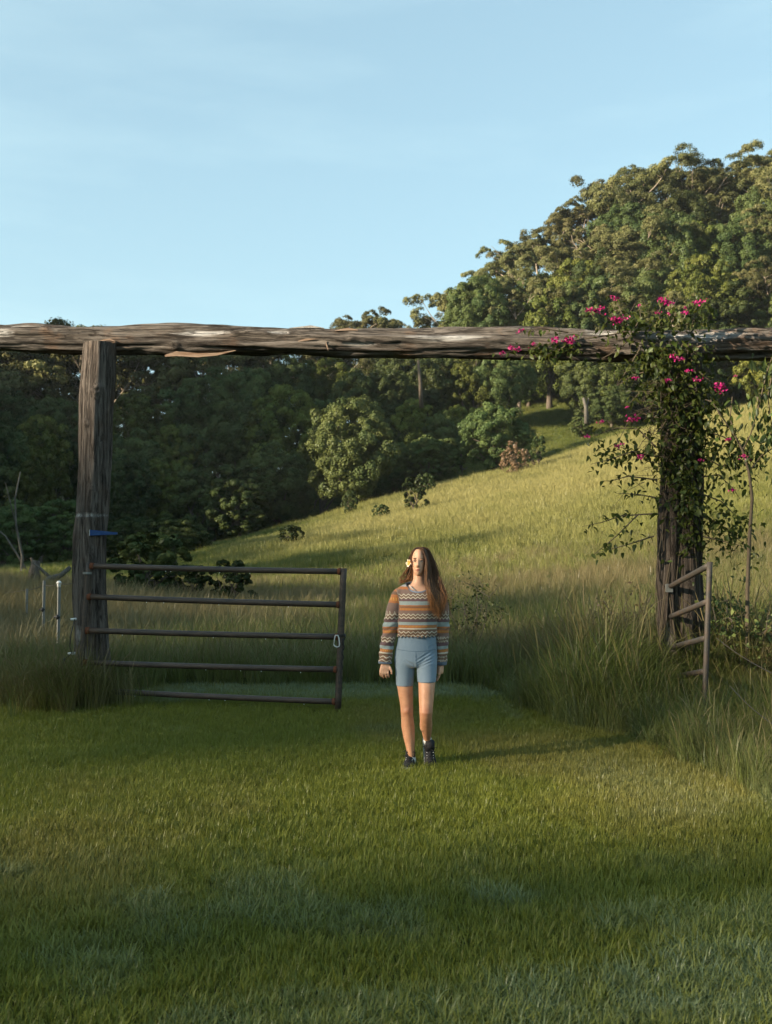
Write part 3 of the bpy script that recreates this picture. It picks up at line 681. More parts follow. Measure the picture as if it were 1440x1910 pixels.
def make_log(name, path, rad, nl, nr, axis, patches=(), knots=(), amp=.018, seed=0, parent=None, mat=None, origin=Vector((0, 0, 0)), endtaper=True):
    """path: function t -> centre, rad: function t -> radius; patches (t0,t1,a0,a1): bark gone, pale wood; knots (t,a,size,height)"""
    V = np.zeros((nl * nr, 3)); pale = np.zeros(nl * nr); gr = np.zeros(nl * nr); L_ = (path(1) - path(0)).length
    for i in range(nl):
        t = i / (nl - 1); c = path(t); r = rad(t)
        for k in range(nr):
            an = 2 * math.pi * k / nr; ca, sa = math.cos(an), math.sin(an); s_ = t * L_
            q = Vector((ca * 2.4, sa * 2.4, s_ * .55 + seed)); q2 = Vector((ca * 7, sa * 7, s_ * 1.1 + seed * 2)); q3 = Vector((ca * 16, sa * 16, s_ * 2.6 + seed))
            d = amp * (mn.fractal(q, .9, 2, 3) * 1.3); g = mn.noise(q2); d -= amp * 1.0 * max(0, .45 - abs(g) * 2.2) ** 1.2; d += amp * .6 * mn.noise(q3)
            pv = 0.0
            for (t0, t1, a0, a1) in patches:
                tt = (t - (t0 + t1) / 2) / ((t1 - t0) / 2); da = (an - (a0 + a1) / 2 + math.pi) % (2 * math.pi) - math.pi; aa = da / ((a1 - a0) / 2)
                pv = max(pv, min(1, max(0, 1.35 - (tt * tt + aa * aa) - .5 * mn.noise(q2 * 1.2))))
            for (t0, a0, sz, hh) in knots:
                da = (an - a0 + math.pi) % (2 * math.pi) - math.pi
                dd = math.hypot((t - t0) * L_, da * r) / sz
                if dd < 1.6: d += hh * math.exp(-dd * dd * 1.6) - hh * .9 * math.exp(-dd * dd * 14)
            d -= pv * amp * .7
            rr_ = r + d
            if axis == 0: V[i * nr + k] = (c.x, c.y - ca * rr_, c.z + sa * rr_)     # an=0 faces the camera, pi/2 up
            else: V[i * nr + k] = (c.x + sa * rr_, c.y - ca * rr_, c.z)
            pale[i * nr + k] = pv; gr[i * nr + k] = d
    V -= np.array(origin)
    a = np.arange(nl * nr).reshape(nl, nr); b = np.roll(a, -1, 1)
    F = np.stack([a[:-1], b[:-1], b[1:], a[1:]], -1).reshape(-1, 4)
    me = mesh_np(name, V, F, True)
    bm = bmesh.new(); bm.from_mesh(me); bmesh.ops.holes_fill(bm, edges=[e for e in bm.edges if e.is_boundary]); bmesh.ops.recalc_face_normals(bm, faces=bm.faces); bm.to_mesh(me); bm.free()
    fattr(me, "pale", pale); fattr(me, "groove", gr)
    return obj(name, me, mat, parent)

GY0 = 11.8
gate_org = Vector((0, GY0, .15))
gw = thing("log_gateway", gate_org, "rustic gateway of a rough log beam laid across upright log posts", "gateway")
bl0, bl1 = P(-170, 634, GY0), P(1640, 644, GY0)
def bpath(t): return bl0.lerp(bl1, t) + Vector((0, .03 * math.sin(t * 9), .02 * math.sin(t * 7 + .4) + .012 * math.sin(t * 23)))
def brad(t):
    u = -170 + t * 1810
    return float(np.interp(u, [-170, 0, 100, 200, 330, 480, 640, 760, 900, 1180, 1400, 1640], [.145, .145, .152, .148, .155, .150, .152, .158, .162, .170, .172, .178]))
def bt(u): return (u + 170) / 1810
beam = make_log("crossbeam", bpath, brad, 520, 56, 0,
    [(bt(1195), bt(1375), .05, .85), (bt(760), bt(900), -.05, .45), (bt(330), bt(432), .1, .8), (bt(500), bt(545), .3, .9), (bt(-40), bt(30), -.2, .6), (bt(1090), bt(1150), .6, 1.1), (bt(640), bt(700), -.5, 0)],
    [(bt(90), .75, .07, .035), (bt(330), -.5, .06, .03), (bt(655), .2, .05, .02)], .034, 3.0, gw, M_BEAM, gate_org)
# bark and splinters standing off the beam
def strip(name, pts_, wid, thick, parent, mat, org):
    mb = MB(); V = []; F = []; n = len(pts_)
    for i, (p_, w_) in enumerate(zip(pts_, wid)):
        p_ = Vector(p_) - org
        for (dy, dz) in ((-thick / 2, w_ / 2), (thick / 2, w_ / 2), (thick / 2, -w_ / 2), (-thick / 2, -w_ / 2)):
            V.append(p_ + Vector((0, dy, dz)))
    for i in range(n - 1):
        for k in range(4): F.append((i * 4 + k, i * 4 + (k + 1) % 4, (i + 1) * 4 + (k + 1) % 4, (i + 1) * 4 + k))
    F += [(3, 2, 1, 0), tuple((n - 1) * 4 + k for k in range(4))]
    mb.add(V, F); me = mb.mesh(name, False); fattr(me, "pale", np.ones(len(V)) * .5); fattr(me, "groove", np.zeros(len(V)))
    return obj(name, me, mat, parent)
M_SPL = Mat("split_wood"); _wn = M_SPL.noise(M_SPL.map(M_SPL.objc(), (3, 40, 40)), 1, 5, .7)
M_SPL = M_SPL.bsdf(M_SPL.mix(M_SPL.ramp(_wn, [(.3, 0), (.7, 1)]), (.14, .085, .055), (.32, .245, .19)), .85, M_SPL.bump(_wn, .01), spec=.15)
def U(pix, Y): return [P(a, b, Y) for a, b in pix]
strip("bark_strip", U([(308, 664), (330, 660), (370, 663), (405, 661), (440, 654)], GY0 - .07), [.02, .055, .045, .03, .006], .03, beam, M_SPL, gate_org)
strip("bark_strip", U([(1288, 653), (1300, 648), (1312, 643)], GY0 - .19), [.008, .02, .008], .012, beam, M_SPL, gate_org)
strip("bark_strip", U([(556, 637), (590, 629), (615, 632)], GY0 - .155), [.01, .045, .01], .02, beam, M_SPL, gate_org)
strip("bark_strip", U([(625, 617), (650, 614), (668, 616)], GY0 - .14), [.008, .03, .008], .02, beam, M_SPL, gate_org)
strip("bark_strip", U([(20, 612), (40, 608), (110, 612)], GY0 - .02), [.008, .03, .008], .05, beam, M_BEAM, gate_org)
strip("bark_strip", U([(540, 613), (580, 610), (605, 613)], GY0 - .05), [.006, .028, .006], .05, beam, M_BEAM, gate_org)
strip("bark_strip", U([(178, 637), (205, 633), (215, 637)], GY0 - .16), [.006, .02, .006], .012, beam, M_SPL, gate_org)
strip("bark_strip", U([(608, 640), (612, 652)], GY0 - .165), [.05, .03], .012, beam, M_SPL, gate_org)
# left post
PY = GY0 - .10
lp = [P(172, 1330, PY), P(170, 1200, PY), P(168, 1000, PY), P(178, 800, PY), P(185, 700, PY), P(187, 641, PY)]
def piece(pl):
    zs = [p_.z for p_ in pl]
    def f(t):
        z = zs[0] + (zs[-1] - zs[0]) * t
        return Vector((float(np.interp(z, zs, [p_.x for p_ in pl])) + .012 * math.sin(z * 3.1), pl[0].y, z))
    return f
def prad(t): return float(np.interp(t, [0, .05, .2, .5, .8, .9, 1], [.225, .205, .185, .178, .176, .178, .163]))
make_log("post", piece(lp), prad, 330, 52, 2, [(.185, .235, -.75, -.25), (.525, .535, -1.4, 1.4), (.12, .19, -.5, -.1)],
         [(.865, .25, .07, .05), (.775, -.35, .05, .035), (.735, .75, .04, -.03), (.60, .3, .05, .02)], .020, 9.0, gw, M_POST, gate_org)
# right posts: a thick one and a slimmer one bound against it
rp = [P(1278, 1370, PY), P(1278, 900, PY), P(1279, 664, PY)]
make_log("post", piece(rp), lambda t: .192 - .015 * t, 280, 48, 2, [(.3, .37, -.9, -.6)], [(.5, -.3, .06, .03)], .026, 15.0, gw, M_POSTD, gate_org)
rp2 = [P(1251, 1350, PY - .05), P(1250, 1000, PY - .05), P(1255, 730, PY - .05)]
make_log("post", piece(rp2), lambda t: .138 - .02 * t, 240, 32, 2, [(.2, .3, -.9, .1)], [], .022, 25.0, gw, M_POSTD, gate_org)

# ------------------------------------------------------------------ steel gates
m = Mat("rusty_pipe"); o_ = m.objc(); a = m.noise(m.map(o_, (2, 14, 14)), 1.5, 6, .65); b = m.noise(o_, 60, 4, .7)
c = m.mix(m.ramp(a, [(.35, 0), (.65, 1)]), (.030, .023, .019), (.066, .044, .032)); c = m.mix(m.ramp(b, [(.55, 0), (.75, .5)]), c, (.10, .056, .032))
M_PIPE = m.bsdf(c, .58, m.bump(b, .002), metal=0, spec=.4)
m = Mat("grey_pipe"); a = m.noise(m.map(m.objc(), (6, 6, 6)), 1.5, 6, .65)
M_PIPE2 = m.bsdf(m.mix(m.ramp(a, [(.4, 0), (.7, 1)]), (.036, .034, .031), (.062, .044, .033)), .6, m.bump(a, .004), metal=0, spec=.3)
m = Mat("weld_rust"); a = m.noise(m.objc(), 50, 4, .7); M_RUST = m.bsdf(m.mix(a, (.085, .032, .020), (.15, .060, .032)), .9, spec=.1)
m = Mat("galvanised"); a = m.noise(m.objc(), 25, 4, .6); M_GALV = m.bsdf(m.mix(a, (.13, .135, .13), (.23, .235, .23)), .5, metal=.5)
m = Mat("white_plastic"); a = m.noise(m.objc(), 30, 3, .6); M_WHITE = m.bsdf(m.mix(a, (.48, .49, .48), (.62, .62, .60)), .4)
m = Mat("black_plastic"); a = m.noise(m.objc(), 30, 3, .6); M_BLACK = m.bsdf(m.mix(a, (.012, .012, .013), (.028, .027, .027)), .5)
m = Mat("blue_paint"); a = m.noise(m.objc(), 14, 4, .65); M_BLUE = m.bsdf(m.mix(m.ramp(a, [(.4, 0), (.7, 1)]), (.008, .038, .14), (.02, .07, .19)), .55)
m = Mat("water"); M_WATER = m.bsdf((.9, .95, 1.0), .03, spec=.9)

def pipe(name, a, b, r, parent, mat, org, n=12, sag=0.0, seg=10):
    mb = MB(); P_ = []
    for i in range(seg + 1):
        t = i / seg; q = Vector(a).lerp(Vector(b), t) - org; q.z -= sag * math.sin(math.pi * t); P_.append(q)
    mb.tube(P_, r, n); return obj(name, mb.mesh(name), mat, parent)
HY, EY = 11.47, 11.02
go = Vector((P(158, 1300, HY).x, HY, .15))
g1 = thing("farm_gate", go, "rusty brown five-rail pipe gate standing open beside the left gatepost", "gate")
pipe("upright", P(166, 1050, HY), P(149, 1268, HY), .030, g1, M_PIPE, go)
pipe("upright", P(641, 1060, EY), P(630, 1326, EY), .034, g1, M_PIPE, go)
for i, (l, r) in enumerate((((170, 1056), (638, 1066)), ((165, 1113), (636, 1128)), ((162, 1176), (633, 1188)), ((158, 1236), (631, 1249)), ((152, 1287), (628, 1309)))):
    a_, b_ = P(*l, HY), P(*r, EY)
    rail = pipe("rail", a_, b_, .0305, g1, M_PIPE, go, sag=.006)
    mb = MB(); d_ = (b_ - a_).normalized()
    mb.tube([a_ - go - d_ * .005, a_ - go + d_ * .035], [.040, .033], 12); obj("weld", mb.mesh("weld"), M_RUST, rail)
    mb = MB(); mb.tube([b_ - go - d_ * .045, b_ - go - d_ * .012], [.033, .039], 12); obj("weld", mb.mesh("weld"), M_RUST, rail)
    rd = random.Random(50 + i)
    for k in range(4):
        t = rd.uniform(.1, .95); q = a_.lerp(b_, t); mb = MB(); mb.sphere(q - go + Vector((0, -.004, -.039)), (.004, .004, .006), 7, 5); obj("water_drop", mb.mesh("water_drop"), M_WATER, rail)
mb = MB(); q = P(163, 1069, HY) - go; mb.tube([q + Vector((0, 0, -.012)), q + Vector((0, 0, .012))], .048, 14); mb.box(q + Vector((-.02, .08, 0)), (.03, .16, .02)); obj("hinge", mb.mesh("hinge", False), M_GALV, g1)
mb = MB(); q = P(152, 1250, HY) - go; mb.tube([q + Vector((0, 0, -.012)), q + Vector((0, 0, .012))], .046, 14); mb.box(q + Vector((-.01, .08, 0)), (.03, .16, .02)); obj("hinge", mb.mesh("hinge", False), M_RUST, g1)

g2o = Vector((P(1250, 1330, 11.5).x, 11.5, .15))
g2 = thing("farm_gate", g2o, "narrow grey pipe gate seen nearly end-on at the right gatepost", "gate")
FY = 10.05
for (l, r) in (((1250, 1094), (1322, 1055)), ((1252, 1150), (1320, 1122)), ((1254, 1207), (1318, 1190)), ((1257, 1262), (1316, 1252)), ((1259, 1318), (1314, 1316))):
    pipe("rail", P(*l, 11.5), P(*r, FY), .028, g2, M_PIPE2, g2o)
pipe("upright", P(1324, 1048, FY), P(1313, 1345, FY), .027, g2, M_PIPE2, g2o)
mb = MB(); q = P(1248, 1097, 11.49) - g2o; mb.box(q, (.07, .05, .085)); obj("end_bracket", mb.mesh("end_bracket", False), M_GALV, g2)

# carabiner and chain on the free end of the open gate
q = P(628, 1196, EY - .05); co = Vector(q) - Vector((0, 0, .06))
ca = thing("carabiner", co, "white pear-shaped carabiner clip hanging at the gate's free end", "carabiner")
ring = [(-.014, .058), (.012, .060), (.022, .035), (.030, -.030), (.024, -.052), (.004, -.060), (-.018, -.050), (-.030, -.034)]
mb = MB(); mb.tube([Vector((x, 0, z + .06)) for x, z in ring], .0058, 8); obj("hook_body", mb.mesh("hook_body"), M_WHITE, ca)
mb = MB(); mb.tube([Vector((-.030, 0, -.034 + .06)), Vector((-.022, 0, .02 + .06)), Vector((-.014, 0, .058 + .06))], .005, 8); obj("gate_arm", mb.mesh("gate_arm"), M_WHITE, ca)
ch = thing("chain", P(636, 1310, EY - .02), "dark steel chain hanging down the free upright of the open gate", "chain")
for k in range(13):
    q = P(641 - k * .75, 1188 + k * 9.4, EY - .015) - ch.location; mb = MB(); ang = (k % 2) * 1.3
    lk = [Vector((math.cos(ang) * .014 * math.cos(t), math.sin(ang) * .014 * math.cos(t), .033 * math.sin(t))) + q for t in np.linspace(0, 2 * math.pi, 11)]
    mb.tube(lk, .0062, 6, False); obj("chain_link", mb.mesh("chain_link"), M_BLACK, ch)
mb = MB(); 
for k in range(2):
    lk = [Vector((math.cos(t) * .04, math.sin(t) * .04, .012 * k)) for t in np.linspace(0, 2 * math.pi, 15)]; q = P(637, 1186, EY) - ch.location; mb.tube([q + v for v in lk], .006, 6, False)
obj("chain_loop", mb.mesh("chain_loop"), M_BLACK, ch)

# small blue board on the left post
q = P(190, 994, PY - .17); mb = MB(); 
V = [(-.125, -.03, -.030), (-.125, -.03, .034), (-.125, .05, .034), (-.125, .05, -.030), (.135, .11, -.012), (.135, .11, .010), (.135, .14, .010), (.135, .14, -.012)]
mb.add(V, [(0, 1, 5, 4), (1, 2, 6, 5), (2, 3, 7, 6), (3, 0, 4, 7), (4, 5, 6, 7)])
bb = thing("blue_board", q, "small blue painted board fixed across the left gatepost", "board"); obj("panel", mb.mesh("panel", False), M_BLUE, bb)
mb = MB(); mb.add([(-.1275, -.03, -.030), (-.1275, -.03, .034), (-.1275, .05, .034), (-.1275, .05, -.030), (-.122, -.0325, -.030), (-.122, -.0325, .034), (-.122, .05, .036), (-.122, .05, -.032)], [(0, 3, 2, 1), (0, 1, 5, 4), (1, 2, 6, 5), (3, 0, 4, 7), (2, 3, 7, 6)])
obj("cut_end", mb.mesh("cut_end", False), M_WHITE, bb)

# electric fence on the left
def picket(u, vtop, Y, label, capw, ins):
    p_ = P(u, vtop, Y); z0 = Tz(p_.x, Y); t = thing("fence_post", (p_.x, Y, z0), label, "fence post", "steel pickets of the electric fence"); h = p_.z - z0
    mb = MB()
    for a in (0, 2.09, 4.19):
        mb.box(Vector((math.cos(a + .5) * .011, math.sin(a + .5) * .011, h / 2 - .1)), (.026, .004, h + .2), Matrix.Rotation(a + .5, 3, 'Z'))
    obj("picket", mb.mesh("picket", False), M_GALV, t)
    if capw: mb = MB(); mb.sphere((0, 0, h), (.035, .035, .028), 10, 6); mb.tube([(0, 0, h - .06), (0, 0, h - .01)], .024, 10); obj("cap", mb.mesh("cap"), M_WHITE, t)
    for z in ins: mb = MB(); mb.sphere((-.005, -.03, h - z), (.026, .026, .034), 8, 6); mb.tube([(-.05, -.03, h - z), (.03, -.03, h - z)], .012, 8); obj("insulator", mb.mesh("insulator"), M_BLACK, t)
    return t
picket(110, 1087, 14.2, "galvanised fence picket with a white cap, nearest the left gatepost", True, (.45,))
picket(82, 1083, 15.6, "middle picket of the electric fence left of the gate", False, (.42, .8))
picket(50, 1098, 18.5, "farthest small picket of the electric fence at the left", False, (.43,))
def wire(pts_, r, label, mat, sag=.02):
    org = Vector(pts_[0]); Q = []
    for a, b in zip(pts_[:-1], pts_[1:]):
        for i in range(8):
            t = i / 8; q = Vector(a).lerp(Vector(b), t); q.z -= sag * math.sin(math.pi * t); Q.append(q - org)
    Q.append(Vector(pts_[-1]) - org); mb = MB(); mb.tube(Q, r, 6)
    return obj("fence_wire", mb.mesh("fence_wire"), M_PIPE2, None, label, "wire", "fence wires", loc=org)
wire([P(160, 1082, 11.55), P(110, 1089, 14.2), P(82, 1091, 15.6), P(50, 1100, 18.5), P(0, 1105, 22)], .004, "thin fence wire from the left gatepost to the capped picket", M_GALV)
wire([P(1336, 1190, 10.3), P(1440, 1256, 8.6), P(1560, 1335, 7.2)], .0035, "upper thin fence wire running out at the right edge", M_GALV)
wire([P(1362, 1280, 9.6), P(1440, 1350, 8.3), P(1560, 1460, 7.0)], .0035, "middle thin fence wire in the long grass at the right edge", M_GALV)
wire([P(1378, 1382, 9.0), P(1440, 1440, 8.1), P(1560, 1560, 6.9)], .0035, "lowest thin fence wire in the long grass at the right edge", M_GALV)
pi_ = [P(139, 1155, PY - .2), P(132, 1185, PY - .25), P(130, 1205, PY - .25), P(134, 1219, PY - .2)]
for (u, v, lab) in ((139, 1155, "upper white wire insulator on the left edge of the gatepost"), (134, 1219, "lower white wire insulator on the left edge of the gatepost")):
    q = P(u, v, PY - .16); t = thing("wire_insulator", q, lab, "insulator"); mb = MB(); mb.tube([(-.035, -.02, 0), (.04, .03, 0)], [.012, .018], 10); obj("insulator_body", mb.mesh("insulator_body"), M_WHITE, t)
    mb = MB(); mb.tube([(.03, .02, 0), (.09, .10, 0)], .008, 6); obj("screw", mb.mesh("screw"), M_GALV, t)
mb = MB(); o0 = pi_[0]; mb.tube([Vector(a) - o0 for a in pi_] + [P(122, 1228, PY - .25) - o0, P(119, 1240, PY - .25) - o0], .0055, 6)
ld = thing("jumper_lead", o0, "black electric lead looping between the two white insulators", "lead"); obj("cable", mb.mesh("cable"), M_BLACK, ld)
mb = MB(); mb.tube([P(120, 1228, PY - .25) - o0, P(118, 1250, PY - .25) - o0], [.016, .010], 8); obj("clip", mb.mesh("clip"), M_BLACK, ld)

# ------------------------------------------------------------------ bougainvillea and sapling
def leafmesh(name, seed, L_=.07, W=.045):
    rs = random.Random(seed); V = []; F = []; n = 5; bend = rs.uniform(.2, .9)
    for i in range(n + 1):
        t = i / n; wv = W / 2 * (math.sin(math.pi * min(1, t * .9 + .08)) ** .8) * (1 - .25 * t) if 0 < i < n else .001
        x = L_ * t; z = -bend * L_ * t * t * .6
        V += [(x, -wv, z + wv * .35), (x, 0, z), (x, wv, z + wv * .35)]
    for i in range(n):
        for k in (0, 1): F.append((i * 3 + k, i * 3 + k + 1, (i + 1) * 3 + k + 1, (i + 1) * 3 + k))
    mb = MB(); mb.add(V, F); me = mb.mesh(name, True); fattr(me, "tint", np.ones(len(V)) * rs.uniform(0, 1)); return me
M_VINE = leafmat("vine_leaves", (.018, .032, .010), (.058, .080, .018), .3, .012, .7)
M_SAPL = leafmat("sapling_leaves", (.018, .032, .012), (.055, .076, .020), .3, .012, .7)
m = Mat("bracts"); rnd = m.n("ShaderNodeObjectInfo").outputs['Random']
M_BRACT = m.leaf(m.mix(rnd, (.27, .006, .090), (.43, .012, .160)), .35, .03)
m = Mat("vine_stem"); a = m.noise(m.objc(), 18, 4, .6); M_STEM = m.bsdf(m.mix(a, (.040, .032, .022), (.10, .080, .056)), .85, spec=.15)
LM = [leafmesh("leaf", i, .062 + .008 * (i % 3), .040 + .006 * (i % 2)) for i in range(6)]
for q in LM: q.materials.append(M_VINE)
LM2 = [leafmesh("leaf", 20 + i, .115, .048) for i in range(4)]
for q in LM2: q.materials.append(M_SAPL)
def bractmesh(seed):
    rs = np.random.default_rng(seed); V = []; F = []
    for k in range(15):
        d = sph(1, rs)[0]; d[2] = abs(d[2]) * .7; c0 = rs.normal(size=3) * np.array([.03, .03, .014]); s_ = rs.uniform(.022, .036)
        a = np.cross(d, rs.normal(size=3)); a /= np.linalg.norm(a); b = np.cross(d, a); n0 = len(V)
        V += [c0, c0 + d * s_ * .5 + a * s_ * .6, c0 + d * s_ * 1.2, c0 + d * s_ * .5 - a * s_ * .6, c0 + d * s_ * .6 + b * s_ * .12]
        F += [(n0, n0 + 1, n0 + 4), (n0 + 1, n0 + 2, n0 + 4), (n0 + 2, n0 + 3, n0 + 4), (n0 + 3, n0, n0 + 4)]
    mb = MB(); mb.add([tuple(v) for v in V], F); me = mb.mesh("flower_cluster", False); me.materials.append(M_BRACT); return me
BR = [bractmesh(i) for i in range(5)]

def leaf_spots(pl, step, rs, jit=.03):
    """points and directions along a polyline"""
    out = []
    for a, b in zip(pl[:-1], pl[1:]):
        L_ = (b - a).length; n = max(1, int(L_ / step))
        for i in range(n): out.append((a.lerp(b, (i + rs.uniform(0, 1)) / n) + Vector((rs.gauss(0, jit), rs.gauss(0, jit), rs.gauss(0, jit))), (b - a).normalized()))
    return out
def put_leaf(parent, mesh_, p_, org, rs, s_=1.0, down=.5):
    o = bpy.data.objects.new("leaf", mesh_); col.objects.link(o); o.parent = parent; o.location = p_ - org
    o.rotation_euler = (rs.gauss(0, .8), down + rs.gauss(0, .6), rs.uniform(0, 6.28)); o.scale = (s_,) * 3
    return o
vr = random.Random(77); VY = GY0 - .32
vo = Vector((P(1270, 1330, VY).x, VY, .15))
vine = thing("bougainvillea", vo, "bougainvillea vine with magenta flowers climbing the right gatepost and beam", "vine")
sprays = [[(1225, 835), (1190, 800), (1150, 798), (1110, 812), (1096, 822)], [(1225, 852), (1180, 842), (1140, 856), (1102, 866)], [(1225, 895), (1172, 888), (1140, 897), (1124, 897)], [(1222, 958), (1160, 962), (1120, 975), (1086, 982)],
          [(1190, 960), (1150, 1000), (1108, 1034)], [(1220, 1000), (1170, 1016), (1112, 1032)], [(1222, 928), (1190, 922), (1150, 920)], [(1228, 780), (1195, 770), (1170, 790), (1150, 830)], [(1228, 740), (1195, 730), (1170, 757)],
          [(1180, 614), (1140, 600), (1110, 578), (1095, 575)], [(1175, 612), (1160, 585), (1147, 552)], [(1185, 612), (1195, 590), (1192, 566)], [(1235, 612), (1228, 585), (1238, 560), (1252, 560)], [(1250, 612), (1262, 580), (1280, 578)], [(1290, 612), (1296, 585), (1302, 560)],
          [(1170, 618), (1120, 628), (1070, 634), (1030, 640), (985, 650), (940, 657)], [(1070, 634), (1040, 655), (1010, 664)], [(1060, 620), (1010, 612), (972, 617)], [(1180, 630), (1140, 660), (1110, 675)],
          [(1275, 640), (1262, 665), (1250, 700)], [(1290, 660), (1292, 690), (1300, 715)], [(1300, 690), (1330, 715), (1350, 735), (1345, 770)], [(1300, 740), (1330, 750), (1350, 790)], [(1305, 800), (1350, 815), (1395, 850), (1420, 856)], [(1308, 850), (1345, 870), (1380, 860), (1415, 845)],
          [(1308, 890), (1340, 885), (1368, 912), (1380, 930)], [(1305, 920), (1345, 935), (1375, 965), (1395, 1010)], [(1300, 960), (1340, 975), (1370, 1000), (1418, 1040)], [(1308, 1000), (1350, 1010), (1390, 1020)],
          [(1215, 690), (1180, 700), (1150, 720)], [(1200, 640), (1170, 690), (1150, 720)], [(1300, 760), (1318, 800), (1312, 860), (1320, 900)]]
spots = []
mb = MB()
for i, sp in enumerate(sprays):
    dep = vr.uniform(-.28, .22); pl = []
    for k, (u, v) in enumerate(sp): pl.append(P(u, v, VY + dep * k / max(1, len(sp) - 1) + vr.uniform(-.05, .05)))
    mb.tube([q - vo for q in pl], [.009 * (1 - .75 * k / (len(pl) - 1)) for k in range(len(pl))], 5, False)
    spots += leaf_spots(pl, .030 if i < 9 else .036, vr, .035)
# main stems winding up the post and dead twigs
for k in range(7):
    pl = []; u0 = vr.uniform(1225, 1300); ph = vr.uniform(0, 6)
    for j in range(14):
        v = 1290 - j * 50; pl.append(P(u0 + 16 * math.sin(ph + j * .55) + (1270 - u0) * j * .03, v, VY + .06 + .03 * math.sin(ph * 2 + j)))
    mb.tube([q - vo for q in pl], [.0085 * (1 - .04 * j) * vr.uniform(.6, 1.2) for j in range(14)], 6, False)
    if k < 5: spots += [(a + Vector((vr.gauss(0, .07), -.02, 0)), d) for a, d in leaf_spots(pl[7:], .05, vr, .05)]
for k in range(130):
    a = P(vr.gauss(1240, 22), vr.gauss(770, 70), VY + vr.uniform(-.1, .05)); mb.tube([a - vo, a - vo + Vector((vr.gauss(0, .10), vr.gauss(0, .05), vr.gauss(0, .09))), a - vo + Vector((vr.gauss(-.04, .16), vr.gauss(0, .05), vr.gauss(0, .14)))], [.004, .003, .0015], 4, False)
obj("stem", mb.mesh("stem"), M_STEM, vine)
for (cu, cv, su, sv_, n) in ((1262, 720, 30, 40, 400), (1285, 930, 16, 60, 420), (1225, 690, 26, 30, 190), (1195, 608, 34, 12, 90), (1250, 598, 20, 12, 60), (1300, 585, 16, 18, 90), (1035, 652, 34, 9, 110), (1315, 770, 18, 50, 260), (1360, 850, 35, 30, 260), (1350, 990, 34, 24, 260), (1160, 845, 34, 12, 110), (1250, 800, 22, 60, 330), (1262, 850, 26, 60, 260), (1240, 660, 40, 14, 150), (1160, 595, 30, 16, 50)):
    for k in range(n): spots.append((P(vr.gauss(cu, su), vr.gauss(cv, sv_), VY + vr.gauss(0, .10)), Vector((1, 0, 0))))
vr.shuffle(spots)
for p_, d in spots[:290]: put_leaf(vine, LM[vr.randrange(6)], p_, vo, vr, vr.uniform(.7, 1.2))
rest = spots[290:]; Vs = []; Fs = []; Ts = []
for p_, d in rest:
    me = LM[vr.randrange(6)]; M_ = Matrix.Translation(p_ - vo) @ Matrix.Rotation(vr.uniform(0, 6.28), 4, 'Z') @ Matrix.Rotation(.5 + vr.gauss(0, .45), 4, 'Y') @ Matrix.Rotation(vr.gauss(0, .5), 4, 'X') @ Matrix.Scale(vr.uniform(.7, 1.2), 4)
    n0 = len(Vs); Vs += [M_ @ v.co for v in me.vertices]; Fs += [tuple(i + n0 for i in q.vertices) for q in me.polygons]; Ts += [vr.uniform(0, 1)] * len(me.vertices)
mb = MB(); mb.add(Vs, Fs); me = mb.mesh("leaf_mass"); fattr(me, "tint", np.array(Ts)); obj("leaf_mass", me, M_VINE, vine, kind="stuff")
FL = [(1100, 577, 10), (1113, 578, 12), (1122, 574, 8), (1145, 553, 8), (1153, 555, 6), (1148, 594, 13), (1155, 598, 8), (1163, 592, 9), (1192, 568, 6), (1235, 560, 10), (1243, 562, 10), (1251, 563, 8), (1226, 582, 7), (1247, 583, 6), (1280, 583, 8), (1278, 574, 5), (1300, 562, 10), (1309, 562, 8),
      (971, 615, 9), (953, 648, 9), (962, 650, 9), (939, 655, 8), (1035, 633, 11), (1058, 632, 12), (1067, 630, 9), (1064, 638, 9), (993, 641, 7), (1255, 664, 9), (1263, 667, 10), (1272, 668, 8), (1287, 690, 8), (1245, 707, 7), (1299, 707, 9), (1372, 699, 5), (1336, 721, 11), (1347, 723, 11),
      (1187, 703, 6), (1183, 780, 12), (1173, 783, 8), (1123, 785, 6), (1095, 813, 8), (1153, 830, 9), (1194, 851, 9), (1170, 757, 5), (1305, 857, 6), (1358, 818, 8), (1386, 850, 9), (1396, 855, 6), (1366, 912, 8)]
for i, (u, v, s_) in enumerate(FL):
    o = bpy.data.objects.new("flower_cluster", BR[i % 5]); col.objects.link(o); o.parent = vine
    o.location = P(u, v + 2, VY - .24 + vr.uniform(-.04, .04)) - vo; o.rotation_euler = (vr.gauss(0, .3), vr.gauss(0, .3), vr.uniform(0, 6.28)); o.scale = (s_ / 11.0,) * 3
# sapling right of the post
SY = 11.3; so = P(1392, 1200, SY); so.z = Tz(so.x, SY)
sap = thing("sapling", so, "thin bare-stemmed sapling with drooping leaves right of the right gatepost", "sapling")
mb = MB(); main = [so - Vector((0, 0, .1))] + U([(1394, 1100), (1398, 1000), (1403, 930), (1397, 880), (1385, 840), (1372, 815), (1345, 775), (1325, 745)], SY)
mb.tube([q - so for q in main], [.024, .022, .019, .017, .015, .013, .011, .007, .004], 7, False)
sb = [[(1385, 840), (1400, 810), (1412, 770), (1420, 735)], [(1397, 880), (1420, 850), (1450, 830)], [(1372, 815), (1362, 780), (1366, 740)], [(1440, 700), (1432, 740), (1440, 800), (1425, 850)], [(1475, 690), (1455, 720), (1445, 780)], [(1412, 770), (1432, 690), (1450, 640)]]
for br in sb: mb.tube([q - so for q in U(br, SY)], [.010, .007, .005, .003][:len(br)], 5, False)
obj("stem", mb.mesh("stem"), M_STEM, sap)
sps = []
for br in sb: sps += leaf_spots(U(br, SY), .028, vr, .05)
